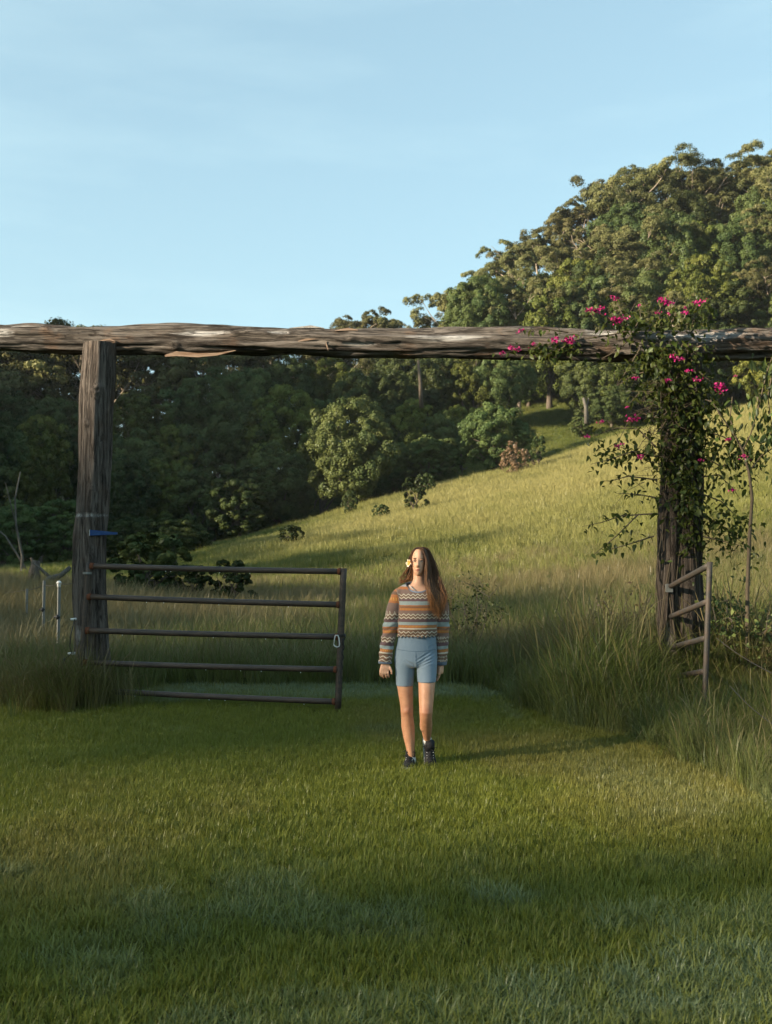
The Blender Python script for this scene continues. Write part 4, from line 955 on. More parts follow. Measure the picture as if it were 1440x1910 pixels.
sps += [(P(vr.gauss(1420, 28), vr.gauss(810, 45), SY + vr.gauss(0, .15)), None) for k in range(60)] + [(P(vr.gauss(1440, 25), vr.gauss(700, 30), SY + vr.gauss(0, .15)), None) for k in range(40)]
for p_, d in sps: put_leaf(sap, LM2[vr.randrange(4)], p_, so, vr, vr.uniform(.6, 1.1), 1.15)

# ------------------------------------------------------------------ shrubs and dead wood near the gate
def twig_shrub(name, x, y, h, w_, nst, nleaf, lsize, lm, bm_, seed, label, group=None):
    rs = np.random.default_rng(seed); mb = MB(); tips = []
    for i in range(nst):
        a = rs.uniform(0, 6.28); r = w_ / 2 * math.sqrt(rs.uniform()); e = (r * math.cos(a), r * math.sin(a), h * rs.uniform(.55, 1.0))
        q = limb(mb, (rs.normal() * .05, rs.normal() * .05, -.05), e, .012, .003, rs, .15, 5, 5); tips += q[2:]
        for k in range(4):
            s_ = q[int(rs.integers(2, 6))]; e2 = np.array(s_) + rs.normal(size=3) * np.array([.16, .16, .14]) * h; q2 = limb(mb, s_, e2, .005, .0015, rs, .15, 3, 4); tips += q2[1:]
    t = thing(name, (x, y, Tz(x, y)), label, "shrub", group)
    obj("branches", mb.mesh("branches"), bm_, t)
    tp = np.array(tips)[rs.integers(0, len(tips), nleaf)] + rs.normal(size=(nleaf, 3)) * .05 * h
    V, F = leaf_cards(tp, rs.normal(size=(nleaf, 3)) + np.array([0, 0, .6]), lsize, .55, rs)
    me = mesh_np("foliage", V, F); fattr(me, "tint", np.repeat(rs.uniform(0, 1, nleaf), 4)); obj("foliage", me, lm, t, kind="stuff")
q = P(872, 1150, 15.5); twig_shrub("bramble_bush", q.x, 15.5, 1.15, 1.1, 12, 520, .055, M_LAU, B_DRK, 3, "dark spiky bramble bush just right of the woman")
q = P(1165, 1150, 13.6); twig_shrub("brown_shrub", q.x, 13.6, 1.05, .95, 12, 420, .05, M_DRY, B_DRK, 4, "twiggy reddish brown shrub left of the right gatepost")
q = P(1385, 1100, 11.6); twig_shrub("leafy_shrub", q.x, 11.6, 1.35, 1.0, 14, 1100, .06, M_LAU, B_DRK, 5, "dense green leafy shrub at the foot of the sapling")
q = P(1320, 1100, 12.0); twig_shrub("leafy_shrub", q.x, 12.1, 1.25, .8, 10, 800, .06, M_LAU, B_DRK, 6, "dark leafy shrub behind the narrow right gate")
def deadwood(name, paths, Y, label, cat, mat=B_DEAD):
    q0 = P(*paths[0][0][0], Y); base = Vector((q0.x, Y, Tz(q0.x, Y))); t = thing(name, base, label, cat)
    for i, (pl, r0, r1) in enumerate(paths):
        mb = MB(); n = len(pl); mb.tube([P(a, b, Y + .3 * (i % 3)) - base for a, b in pl], [r0 + (r1 - r0) * k / (n - 1) for k in range(n)], 7)
        obj("trunk" if i == 0 else "branch", mb.mesh("wood"), mat, t)
deadwood("fallen_branch", [([(72, 1098), (92, 1080), (112, 1074), (131, 1058)], .10, .05), ([(95, 1079), (75, 1060), (60, 1048)], .05, .02)], 26, "grey fallen branch poking from the grass left of the gatepost", "branch")
deadwood("stump", [([(66, 1085), (64, 1065), (68, 1046)], .18, .10), ([(66, 1060), (58, 1040)], .06, .03)], 27, "dark broken stump behind the grass at far left", "stump", B_DRK)
deadwood("dead_tree", [([(38, 1090), (42, 1040), (30, 980), (28, 930), (38, 880)], .08, .025), ([(60, 1085), (36, 1040), (10, 1000), (-20, 975)], .07, .03), ([(30, 980), (20, 940), (10, 900)], .03, .012)], 50, "pale dead tree trunks in the dark wood at far left", "tree")
for i, (pl, lab) in enumerate((([(268, 1110), (262, 1060), (255, 1020)], "left thin bare sapling stem behind the gate's top rail"), ([(275, 1110), (282, 1060), (290, 1015)], "middle thin bare sapling stem behind the gate's top rail"), ([(292, 1112), (300, 1075), (308, 1040)], "right thin bare sapling stem behind the gate's top rail"))):
    deadwood("bare_sapling", [(pl, .05, .025)], 38, lab, "sapling")
deadwood("dead_tree", [([(1094, 790), (1093, 760), (1088, 742)], .32, .16), ([(1093, 765), (1098, 742)], .16, .06)], 128, "pale dead trunk standing by the green clearing", "tree")
deadwood("bare_tree", [([(786, 760), (784, 715), (780, 672)], .26, .14)], 117, "thin bare dark trunk standing under the middle of the log beam", "tree", B_DRK)
deadwood("fallen_log", [([(896, 884), (915, 881), (938, 883)], .12, .06)], 108.5, "pale fallen log on the hill edge below the dense tree", "log")

# ------------------------------------------------------------------ the woman walking through the gateway
K = 1 / 236.7; WX, WY = (775 - 720) / 236.7, 8.45
WZ = Tz(WX, WY) - .020
def B(u, v, y): return Vector(((u - 775) * K, y, (1428 - v) * K))
def hloft(mb, rings, n=28, pw=2.0):
    """horizontal elliptical rings (v, u centre, half width px, y centre m, half depth m), top or bottom first"""
    V = []; F = []
    for (v, u, rx, y, ry) in rings:
        for k in range(n):
            a = 2 * math.pi * k / n; ca, sa = math.cos(a), math.sin(a)
            ca = math.copysign(abs(ca) ** (2 / pw), ca); sa = math.copysign(abs(sa) ** (2 / pw), sa)
            V.append(B(u + rx * ca, v, y + ry * sa))
    m_ = len(rings)
    for i in range(m_ - 1):
        for k in range(n): F.append((i * n + k, i * n + (k + 1) % n, (i + 1) * n + (k + 1) % n, (i + 1) * n + k))
    F += [tuple(range(n - 1, -1, -1)), tuple((m_ - 1) * n + k for k in range(n))]
    if rings[0][0] < rings[-1][0]: F = [tuple(reversed(f)) for f in F]
    F = [tuple(reversed(f)) for f in F]
    mb.add(V, F)
def fuse(mb, name, voxel, smooth=6, fac=.5):
    """join overlapping closed lofts into one continuous skin"""
    bm = bmesh.new(); me0 = bpy.data.meshes.new("raw"); me0.from_pydata(mb.v, [], mb.f); bm.from_mesh(me0); bmesh.ops.recalc_face_normals(bm, faces=bm.faces); bm.to_mesh(me0); bm.free()
    o = bpy.data.objects.new("raw", me0); col.objects.link(o)
    r = o.modifiers.new("r", 'REMESH'); r.mode = 'VOXEL'; r.voxel_size = voxel; r.use_smooth_shade = True
    s_ = o.modifiers.new("s", 'SMOOTH'); s_.iterations = smooth; s_.factor = fac
    dg = bpy.context.evaluated_depsgraph_get(); me = bpy.data.meshes.new_from_object(o.evaluated_get(dg)); me.name = name
    bpy.data.objects.remove(o); bpy.data.meshes.remove(me0)
    me.materials.clear(); return me
def co(me):
    a = np.empty(len(me.vertices) * 3, np.float32); me.vertices.foreach_get("co", a); return a.reshape(-1, 3)

person = thing("person", (WX, WY, WZ), "woman in a striped sweater and blue shorts walking towards us, flower in long hair", "person")
# --- skin
mb = MB()
hloft(mb, [(1020.5 + 3, 781, 4, .0, .03), (1026, 781, 9, .002, .068), (1031, 781, 11.8, .004, .088), (1038, 781, 13, .005, .098), (1045, 781, 13, .003, .097), (1052, 780.5, 12.4, -.008, .090), (1060, 780, 10.6, -.026, .074), (1067, 779.5, 8.2, -.048, .050), (1071, 779.2, 5.8, -.055, .036), (1073.4, 779, 3.2, -.062, .022)], 32)
hloft(mb, [(1042.5, 779, 2.4, -.086, .010), (1046, 778.8, 2.3, -.089, .012), (1050, 778.5, 2.6, -.096, .015), (1054.5, 778.2, 3.4, -.102, .018), (1057.2, 778.2, 3.9, -.099, .016), (1058.8, 778.3, 2.8, -.091, .010)], 12)
for (u, v, rx, rz, y, ry) in ((778.7, 1062.2, 4.4, 1.2, -.092, .011), (778.7, 1064.6, 3.9, 1.3, -.091, .011), (779, 1071, 3.6, 2.4, -.076, .014), (773, 1043.2, 4.4, 1.2, -.086, .010), (785.5, 1043.2, 4.4, 1.2, -.085, .010), (773.5, 1055, 3.6, 3.6, -.062, .020), (785, 1055, 3.6, 3.6, -.061, .020), (768.2, 1050, 1.6, 5, .01, .018), (793.8, 1050, 1.6, 5, .01, .018)):
    mb.sphere(B(u, v, y), (rx * K, ry, rz * K), 14, 9)
hloft(mb, [(1062, 782, 10.8, .012, .052), (1072, 782, 11.0, .010, .052), (1082, 781.5, 11.3, .008, .053), (1089, 780.5, 14.5, .008, .056), (1094, 780, 22, .010, .060), (1099, 780, 32, .008, .068), (1106, 780, 38, 0, .080), (1120, 779, 36, -.006, .098), (1140, 778.5, 31, -.005, .098), (1165, 777.5, 29, 0, .088), (1185, 777, 32, 0, .092), (1210, 776, 36, 0, .105), (1230, 775, 37.5, .005, .112), (1243, 775, 34, .005, .10)], 32)
hloft(mb, [(1218, 757, 15, .0, .08), (1245, 755.5, 16, 0, .082), (1277, 755, 14.9, -.002, .072), (1300, 757.2, 13.2, -.004, .064), (1316, 758.4, 11.9, -.010, .058), (1324, 758.6, 11.7, -.014, .056), (1334, 759.2, 11.2, -.004, .052), (1352, 760.6, 12.4, .012, .056), (1372, 762.6, 10.8, .012, .050), (1392, 765, 7.8, .006, .040), (1408, 766.2, 6.2, .004, .034), (1420, 766.8, 6.6, -.004, .042), (1425, 766.8, 5.5, -.02, .05)], 26)
hloft(mb, [(1218, 793, 15, .0, .08), (1245, 794, 16.2, -.035, .082), (1268, 795, 15.8, -.078, .075), (1295, 793.6, 14, -.122, .066), (1313, 792.8, 12.6, -.150, .060), (1322, 792.5, 12.0, -.160, .056), (1332, 792.5, 11.2, -.140, .054), (1347, 793.6, 11.3, -.088, .056), (1362, 795, 9.0, -.034, .046), (1376, 796, 6.5, .022, .036), (1388, 797, 6.4, .055, .036)], 26)
for (u, v, y, rx, rz) in ((758.8, 1321, -.052, 6.5, 7.5), (792.6, 1317, -.190, 6.8, 7.0)): mb.sphere(B(u, v, y), (rx * K, .022, rz * K), 14, 9)
mb.sphere(B(765.5, 1350, .028), (6.5 * K, .042, 17 * K), 12, 9); mb.sphere(B(787.5, 1346, -.066), (6 * K, .042, 14 * K), 12, 9)
for sx, pth in ((0, [(1102, 746, 9, 0, .045), (1125, 738, 9, .0, .045), (1150, 732, 8.6, .005, .042), (1172, 728, 8, .005, .040), (1200, 722.5, 7.2, -.012, .036), (1222, 719.5, 5.6, -.025, .028), (1236, 718.6, 5.8, -.034, .020)]), (1, [(1102, 817, 9, 0, .045), (1125, 823, 9, 0, .045), (1150, 825, 8.4, .01, .042), (1172, 825, 7.8, .02, .040), (1200, 824.5, 7, .03, .036), (1225, 823, 5.5, .038, .028), (1240, 822, 5.4, .042, .020)])):
    hloft(mb, pth, 20)
# hands: palm, four bent fingers and a thumb each
def chain(pts_, r0, r1):
    n = len(pts_); mb.tube([B(*q) for q in pts_], [r0 + (r1 - r0) * i / (n - 1) for i in range(n)], 8)
    mb.sphere(B(*pts_[-1]), r1 * 1.02, 8, 6)
hloft(mb, [(1233, 718.6, 6.0, -.034, .018), (1239, 718.2, 8.0, -.038, .016), (1245, 717.6, 9.4, -.042, .015), (1249, 717.2, 9.2, -.043, .012)], 18, 2.6)
for i, (u, L_) in enumerate(((710.2, .86), (714.4, 1.0), (719.2, 1.02), (723.6, .94))):
    chain([(u, 1246, -.044), (u - .6 + i * .2, 1246 + 7.5 * L_, -.050), (u - .4 + i * .5, 1246 + 13 * L_, -.038), (u + .6 + i * .5, 1246 + 16 * L_, -.020)], .0092, .0070)
chain([(724.5, 1239, -.038), (728.2, 1244, -.052), (730.2, 1250, -.058), (730.6, 1254.5, -.050)], .0108, .0078)
hloft(mb, [(1237, 822, 5.4, .042, .020), (1244, 821.4, 6.4, .044, .030), (1252, 820.6, 6.6, .044, .036), (1256, 820, 6.0, .044, .034)], 18, 2.4)
for i, L_ in enumerate((.9, 1.0, 1.0, .86)):
    y = .016 + i * .019
    chain([(820.4, 1254, y), (818.8, 1254 + 7 * L_, y), (816.6, 1254 + 12 * L_, y + .002), (814.8, 1254 + 15.5 * L_, y + .004)], .0090, .0068)
chain([(821, 1243, .016), (819.6, 1250, .004), (817.6, 1257, .0)], .0105, .0078)
skin = fuse(mb, "body", .0048, 3, .45)
V = co(skin); uu = V[:, 0] / K + 775; vv = 1428 - V[:, 2] / K
lips = np.exp(-(((uu - 778.7) / 4.2) ** 2 + ((vv - 1063.4) / 1.9) ** 2) ** 2) * (V[:, 1] < -.07)
fattr(skin, "lips", lips)
eyes_ = np.maximum(np.exp(-(((uu - 773) / 3.6) ** 2 + ((vv - 1047) / 1.5) ** 2) ** 2), np.exp(-(((uu - 785.3) / 3.6) ** 2 + ((vv - 1047) / 1.5) ** 2) ** 2)) * (V[:, 1] < -.05)
fattr(skin, "lid", eyes_)
kn = np.maximum(np.exp(-((uu - 759) / 9) ** 2 - ((vv - 1322) / 9) ** 2), np.exp(-((uu - 793) / 9) ** 2 - ((vv - 1319) / 9) ** 2))
fattr(skin, "knee", kn); fattr(skin, "leg", sstep(1255, 1290, vv))
m = Mat("skin"); c = m.mix(m.noise(m.objc(), 9, 4, .6), (.50, .275, .175), (.60, .350, .235)); c = m.mix(m.attr("leg").outputs['Fac'], c, m.mix(m.ramp(m.noise(m.objc(), 22, 5, .65), [(.3, 0), (.7, 1)]), (.39, .185, .100), (.52, .265, .155))); c = m.mix(m.math('MULTIPLY', m.attr("knee").outputs['Fac'], .55), c, (.36, .135, .085)); c = m.mix(m.math('MULTIPLY', m.attr("lips").outputs['Fac'], .95), c, (.30, .075, .060)); c = m.mix(m.math('MULTIPLY', m.attr("lid").outputs['Fac'], .8), c, (.13, .065, .045))
M_SKIN = m.bsdf(c, .5, m.bump(m.noise(m.objc(), 160, 3, .6), .001), spec=.35, sss=(.12, (1.0, .35, .2), .01))
obj("body", skin, M_SKIN, person)
m = Mat("eye_white"); M_EYE = m.bsdf((.62, .58, .54), .2, spec=.5)
m = Mat("iris"); M_IRIS = m.bsdf((.045, .035, .025), .15, spec=.5)
m = Mat("brow_hair"); M_BROW = m.bsdf((.060, .035, .022), .7)
for (u, s_) in ((773, -1), (785.3, 1)):
    e = thing("x", (0, 0, 0), None, None); bpy.data.objects.remove(e)
    mb = MB(); mb.sphere(B(u, 1047.2, -.0795), (.0120, .0105, .0050), 12, 8); eo = obj("eye", mb.mesh("eye"), M_EYE, person)
    mb = MB(); mb.sphere(B(u - .3, 1047.2, -.0872), (.0048, .004, .0042), 10, 6); obj("iris", mb.mesh("iris"), M_IRIS, eo)
    mb = MB(); mb.tube([B(u - 3.6, 1046.8, -.085 + .006 * (s_ < 0)), B(u - 1, 1045.8, -.0905), B(u + 1.5, 1045.8, -.0905), B(u + 3.6, 1046.9, -.085 + .006 * (s_ > 0))], .0018, 6); obj("eyelashes", mb.mesh("eyelashes"), M_BROW, eo)
    mb = MB(); mb.tube([B(u - 4.6, 1043.6 - .3 * s_, -.084 + .008 * (s_ < 0)), B(u - 1.5, 1041.9 - .3 * s_, -.0925), B(u + 1.5, 1041.8 + .3 * s_, -.0925), B(u + 4.6, 1043.4 + .3 * s_, -.084 + .008 * (s_ > 0))], [.0016, .0030, .0030, .0016], 6); obj("eyebrow", mb.mesh("eyebrow"), M_BROW, person)

# --- shorts
mb = MB()
hloft(mb, [(1184, 777.8, 34.5, 0, .100), (1190, 777.8, 35.6, 0, .104), (1202, 777, 37.2, .002, .112), (1216, 775.8, 39.2, .004, .122), (1230, 775.2, 40.2, .006, .126), (1238, 775.2, 39.2, .006, .118), (1243, 775.2, 36, .006, .10)], 36)
hloft(mb, [(1216, 757, 18, .002, .100), (1235, 755.6, 19.2, .0, .098), (1256, 755, 17.4, -.001, .085), (1270, 754.8, 16.2, -.002, .079), (1277.5, 754.8, 15.9, -.002, .077)], 30)
hloft(mb, [(1216, 793, 19, .0, .100), (1235, 795, 19.6, -.028, .098), (1253, 795, 18.2, -.058, .087), (1263, 794.8, 17.4, -.076, .081), (1269, 794.6, 17.0, -.086, .078)], 30)
shorts = fuse(mb, "shorts", .0055, 4, .5)
V = co(shorts)
uu = V[:, 0] / K + 775; vv = 1428 - V[:, 2] / K; front = V[:, 1] < 0
# creases fanning from the crotch over the raised thigh
d = np.zeros(len(V))
for k, (ax, ay, bx, by, a_) in enumerate(((778, 1238, 812, 1222, .0035), (778, 1234, 812, 1214, .003), (779, 1242, 806, 1230, .003), (772, 1238, 756, 1229, .003), (800, 1205, 813, 1200, .002), (776, 1229, 800, 1214, .0025))):
    L2 = (bx - ax) ** 2 + (by - ay) ** 2; t = np.clip(((uu - ax) * (bx - ax) + (vv - ay) * (by - ay)) / L2, 0, 1)
    dist = np.hypot(uu - ax - t * (bx - ax), vv - ay - t * (by - ay)); d += front * a_ * (np.exp(-(dist / 1.6) ** 2) * -1.2 + np.exp(-((dist - 2.6) / 1.6) ** 2) * .8)
V[:, 1] -= d; shorts.vertices.foreach_set("co", V.ravel()); shorts.update()
m = Mat("heather_jersey"); o_ = m.objc(); a = m.noise(o_, 260, 3, .7); b = m.noise(o_, 12, 3, .5)
c = m.mix(a, (.110, .158, .210), (.225, .285, .345)); c = m.mix(m.math('MULTIPLY', b, .25), c, (.16, .22, .29))
M_SHORT = m.bsdf(c, .85, m.bump(a, .0015), spec=.15, sheen=.15)
so_ = obj("shorts", shorts, M_SHORT, person)
m = Mat("seam_thread"); M_SEAM = m.bsdf((.07, .11, .16), .9)
mb = MB(); arc = [B(u, 1211 + 3.5 * math.sin(math.pi * (u - 738) / 76) - 2, -math.sqrt(max(0, 1 - ((u - 776.5) / 38.8) ** 2)) * .1185 + .003) for u in np.linspace(741, 812, 24)]
mb.tube(arc, .0016, 5); obj("waistband_seam", mb.mesh("waistband_seam"), M_SEAM, so_)
mb = MB(); mb.tube([B(774.8, v, -.1165 - .004 * math.sin((v - 1213) / 25 * 3.1)) for v in np.linspace(1213, 1236, 8)], .0014, 5); obj("front_seam", mb.mesh("front_seam"), M_SEAM, so_)

# --- striped sweater
mb = MB()
hloft(mb, [(1187.5, 777.8, 36.2, 0, .112), (1180, 777.8, 37.4, 0, .118), (1160, 778.5, 36.8, -.002, .118), (1140, 779.2, 36.6, -.004, .122), (1122, 779.6, 38.5, -.004, .120), (1110, 780, 41.5, .0, .104), (1102, 780, 43, .004, .090), (1096, 780, 37, .008, .078), (1090, 780, 27, .010, .070), (1085, 780, 20, .012, .066)], 40)
SLV = ([(1098, 748, 10, .004, .050), (1106, 744, 13, .002, .060), (1125, 737.5, 13.6, 0, .060), (1150, 731, 14.0, .004, .056), (1175, 727, 13.6, .004, .052), (1200, 722, 13.0, -.010, .048), (1225, 719, 12.2, -.026, .044), (1231, 718.6, 12.0, -.030, .043), (1236.5, 718.4, 13.2, -.033, .047)],
       [(1098, 815, 10, .004, .050), (1106, 819, 13, .002, .060), (1125, 823, 13.4, 0, .060), (1150, 825.3, 12.6, .010, .056), (1175, 825.6, 12.2, .020, .052), (1200, 825, 11.4, .030, .048), (1225, 824, 10.2, .038, .044), (1233, 823.6, 9.8, .040, .043), (1241, 823.4, 10.4, .042, .046)])
for pth in SLV: hloft(mb, pth, 24)
sw = fuse(mb, "sweater", .0055, 4, .5)
bm = bmesh.new(); bm.from_mesh(sw)
kill = []
for v in bm.verts:
    u_ = v.co.x / K + 775; v_ = 1428 - v.co.z / K; f = min(1, max(0, (.03 - v.co.y) / .11))
    cut = 1087.5 + 17.5 * f * max(0, 1 - ((u_ - 779.5) / 23.5) ** 2) ** .5
    if abs(u_ - 779.5) < 23.0 and v_ < cut: kill.append(v)
bmesh.ops.delete(bm, geom=kill, context='VERTS'); bm.to_mesh(sw); bm.free()
V = co(sw); nz_ = np.array([mn.noise(Vector(p_) * 14) for p_ in V]); nrm = np.empty(len(V) * 3, np.float32); sw.vertices.foreach_get("normal", nrm); nrm = nrm.reshape(-1, 3)
uu = V[:, 0] / K + 775; vv = 1428 - V[:, 2] / K
left = uu < np.interp(vv, [1095, 1110, 1138, 1150], [738, 743, 745.5, 743]); right = uu > np.interp(vv, [1095, 1110, 1138, 1150], [822, 817, 813.5, 814])
slv = left | right
fold = .004 * nz_ + slv * .0035 * np.sin(vv * .42 + nz_ * 3 + uu * .15) * sstep(1130, 1160, vv) + (~slv) * .003 * np.sin(vv * .35 + (uu - 778) * .12) * sstep(1150, 1178, vv)
hem = (~slv) * sstep(1182, 1187, vv) * .0045 * np.sin(np.arctan2(V[:, 1], V[:, 0]) * 26)
V += nrm * (fold + hem)[:, None]; V[:, 2] += (~slv) * sstep(1183, 1188, vv) * .005 * np.sin(np.arctan2(V[:, 1], V[:, 0]) * 22)
sw.vertices.foreach_set("co", V.ravel()); sw.update()
s_t = np.where(slv, np.interp(vv - .10 * (np.where(left, 731, 825) - uu) * np.where(left, -1, 1), [1095, 1143, 1188, 1237], [1128, 1144.5, 1144.5 + .01, 1189]), vv)
lo = slv & (vv > 1143) & (vv <= 1188); s_t[lo] = np.interp(vv[lo], [1143, 1188], [1107, 1144.5])
fattr(sw, "band", s_t); fattr(sw, "across", np.where(slv, np.arctan2(V[:, 1], uu * K - np.where(left, 728, 824) * K) * 13, uu))
m = Mat("knit_stripes"); s0 = m.attr("band").outputs['Fac']; ac = m.attr("across").outputs['Fac']
zz = m.math('PINGPONG', ac, 4.3); zz = m.math('MULTIPLY_ADD', zz, .75, -1.6)
nzz = m.math('MULTIPLY_ADD', m.noise(m.objc(), 60, 3, .6), 1.4, -.7)
sf = m.math('DIVIDE', m.math('SUBTRACT', m.math('ADD', s0, nzz), 1085.0), 106.0)
cream, plum, sky_, oran, mauv, brow, slat, grey_ = (.52, .46, .37), (.125, .072, .078), (.29, .35, .35), (.40, .145, .050), (.20, .130, .110), (.165, .095, .062), (.11, .15, .21), (.36, .37, .37)
seq = [(1085, grey_), (1094, oran), (1099, mauv), (1107, brow), (1116, plum), (1121, sky_), (1128, oran), (1130.5, brow), (1132.5, oran), (1138, mauv), (1144.5, brow), (1153, plum), (1159, sky_), (1164.5, oran), (1169.5, cream), (1172, brow), (1186, slat)]
base = m.ramp(sf, [((a - 1085) / 106, c_) for a, c_ in seq], 'CONSTANT')
sz = m.math('ADD', s0, zz); z = None
for cc in (1109.3, 1114.6, 1145.7, 1151.2, 1177.8, 1183.8):
    q_ = m.math('LESS_THAN', m.math('ABSOLUTE', m.math('SUBTRACT', sz, cc)), 1.05 if cc < 1170 else .8); z = q_ if z is None else m.math('MAXIMUM', z, q_)
dots = m.math('MULTIPLY', m.math('GREATER_THAN', m.math('PINGPONG', ac, 1.3), .85), m.math('MAXIMUM', m.math('LESS_THAN', m.math('ABSOLUTE', m.math('SUBTRACT', s0, 1135.5)), 1.0), m.math('LESS_THAN', m.math('ABSOLUTE', m.math('SUBTRACT', s0, 1167)), .9)))
c = m.mix(z, base, cream); c = m.mix(dots, c, (.62, .34, .06))
w_ = m.noise(m.map(m.objc(), (1, 1, .35)), 330, 3, .7); c = m.mix(m.math('MULTIPLY', m.ramp(w_, [(.35, 0), (.7, 1)]), .35), c, (.10, .075, .06))
M_KNIT = m.bsdf(c, .95, m.bump(w_, .004), spec=.1, sheen=.2)
swo = obj("sweater", sw, M_KNIT, person)
m = Mat("collar_knit"); M_COL = m.bsdf(m.mix(m.noise(m.objc(), 300, 3, .7), (.13, .17, .24), (.28, .33, .40)), .95, spec=.1)
mb = MB(); cl = []
for k in range(41):
    a = 2 * math.pi * k / 40; f = max(0, math.sin(a)); cl.append(B(779.5 + 22.5 * math.cos(a), 1089.5 + 15.5 * f ** .9 - 3 * max(0, -math.sin(a)), .010 - (.082 if math.sin(a) > 0 else .068) * math.sin(a) - .016 * f))
mb.tube(cl, .0085, 8, False); obj("collar", mb.mesh("collar"), M_COL, swo)
mb = MB(); mb.tube([B(763, 1092, -.048), B(768, 1097, -.066), B(774, 1101.5, -.078)], .0035, 6); obj("strap", mb.mesh("strap"), M_WHITE, person)

# --- socks and sneakers
m = Mat("black_canvas"); M_CANV = m.bsdf(m.mix(m.noise(m.objc(), 200, 3, .6), (.010, .010, .012), (.026, .025, .027)), .8, spec=.2)
m = Mat("worn_rubber"); M_RUB = m.bsdf(m.mix(m.noise(m.objc(), 25, 5, .65), (.16, .17, .15), (.50, .50, .46)), .6)
def shoe(heel, yaw, pitch, lean, sock_at):
    M_ = Matrix.Translation(heel) @ Matrix.Rotation(yaw, 4, 'Z') @ Matrix.Rotation(pitch, 4, 'X')
    prof = [(0, .026, .075), (.03, .033, .088), (.10, .037, .10), (.30, .037, .105), (.42, .038, .092), (.55, .042, .074), (.70, .047, .060), (.82, .046, .052), (.92, .038, .044), (.98, .024, .036), (1.0, .010, .026)]
    L_ = .255; mb = MB(); n = 18; Vv = []; Ff = []
    for (s_, wv, h) in prof:
        for k in range(n):
            a = 2 * math.pi * k / n; x = wv * math.cos(a); z = .016 + (h - .016) * (.5 + .5 * math.sin(a)) if True else 0
            if math.sin(a) > 0: x *= (1 - .35 * math.sin(a))
            Vv.append(M_ @ Vector((x, -s_ * L_, z)))
    for i in range(len(prof) - 1):
        for k in range(n): Ff.append((i * n + k, i * n + (k + 1) % n, (i + 1) * n + (k + 1) % n, (i + 1) * n + k))
    Ff += [tuple(range(n)), tuple((len(prof) - 1) * n + k for k in range(n - 1, -1, -1))]
    mb.add(Vv, Ff); mb.tube([M_ @ Vector((0, -.075, .07)), M_ @ Vector((0, -.06, .135))], [.040, .036], 16); so = obj("shoe", mb.mesh("shoe"), M_CANV, person)
    mb = MB(); Vv = []; Ff = []
    out = [(p_[1] + .004, -p_[0] * (L_ + .008) + .004) for p_ in prof]; ring_ = [(x, y) for x, y in out] + [(-x, y) for x, y in reversed(out)]
    for z in (0, .026): Vv += [M_ @ Vector((x, y, z)) for x, y in ring_]
    nr_ = len(ring_); Ff = [(k, (k + 1) % nr_, nr_ + (k + 1) % nr_, nr_ + k) for k in range(nr_)] + [tuple(range(nr_ - 1, -1, -1)), tuple(range(nr_, 2 * nr_))]
    mb.add(Vv, Ff); obj("sole", mb.mesh("sole", False), M_RUB, so)
    mb = MB()
    for k in range(6):
        s_ = .40 + k * .075; h = float(np.interp(s_, [p_[0] for p_ in prof], [p_[2] for p_ in prof])); sg = 1 if k % 2 else -1
        mb.tube([M_ @ Vector((-.022 * sg, -s_ * L_, h - .008)), M_ @ Vector((0, -s_ * L_ - .006, h + .002)), M_ @ Vector((.022 * sg, -s_ * L_ - .012, h - .010))], .0026, 5)
    t0 = M_ @ Vector((0, -.40 * L_, .098)); 
    for dx, dz in ((-.055, .022), (-.045, -.012), (.05, .012), (.04, -.02)): mb.tube([t0, t0 + Vector((dx * .6, -.012, dz + .012)), t0 + Vector((dx, -.010, dz))], .0026, 5)
    obj("lace", mb.mesh("lace"), M_CANV, so)
    mb = MB()
    for k in range(6):
        for sg in (-1, 1):
            s_ = .38 + k * .075; h = float(np.interp(s_, [p_[0] for p_ in prof], [p_[2] for p_ in prof])); mb.sphere(M_ @ Vector((.0245 * sg, -s_ * L_, h - .011)), .0036, 6, 4)
    obj("eyelets", mb.mesh("eyelets"), M_WHITE, so)
    mb = MB(); mb.tube([Vector(a) for a in sock_at], [.0385, .0365, .034], 18); obj("sock", mb.mesh("sock"), M_WHITE, person)
shoe(B(767.5, 1426, .085), -.16, 0, 0, [B(766.8, 1417, .002), B(766.6, 1412, .002), B(766.5, 1408, .003)])
shoe(B(798, 1392, .125), .10, R(46), 0, [B(797, 1388, .060), B(796.4, 1381, .040), B(796.0, 1375, .022)])

# --- hair
hr = random.Random(12); mb = MB(); tt_ = []
def hair_cap():
    n, m_ = 40, 22; Vv = []; 
    for i in range(m_ + 1):
        th = math.pi * .78 * i / m_
        for k in range(n):
            ph = 2 * math.pi * k / n
            Vv.append(B(781.5 + 15.0 * math.sin(th) * math.cos(ph), 1046 - 25.2 * math.cos(th), .012 + .110 * math.sin(th) * math.sin(ph)))
    Ff = []
    for i in range(m_):
        for k in range(n):
            q = [i * n + k, (i + 1) * n + k, (i + 1) * n + (k + 1) % n, i * n + (k + 1) % n]; cc = sum((Vv[j] for j in q), Vector()) / 4
            u_ = cc.x / K + 775; v_ = 1428 - cc.z / K
            hl = 1029.5 + abs(u_ - 777) ** 1.7 * .10
            if cc.y < -.02 and v_ > hl and u_ < 792: continue
            if cc.y < .02 and v_ > 1040 and u_ < 790: continue
            Ff.append(tuple(q))
    mb.add(Vv, Ff)
hair_cap(); tt_ += [.05] * len(mb.v)
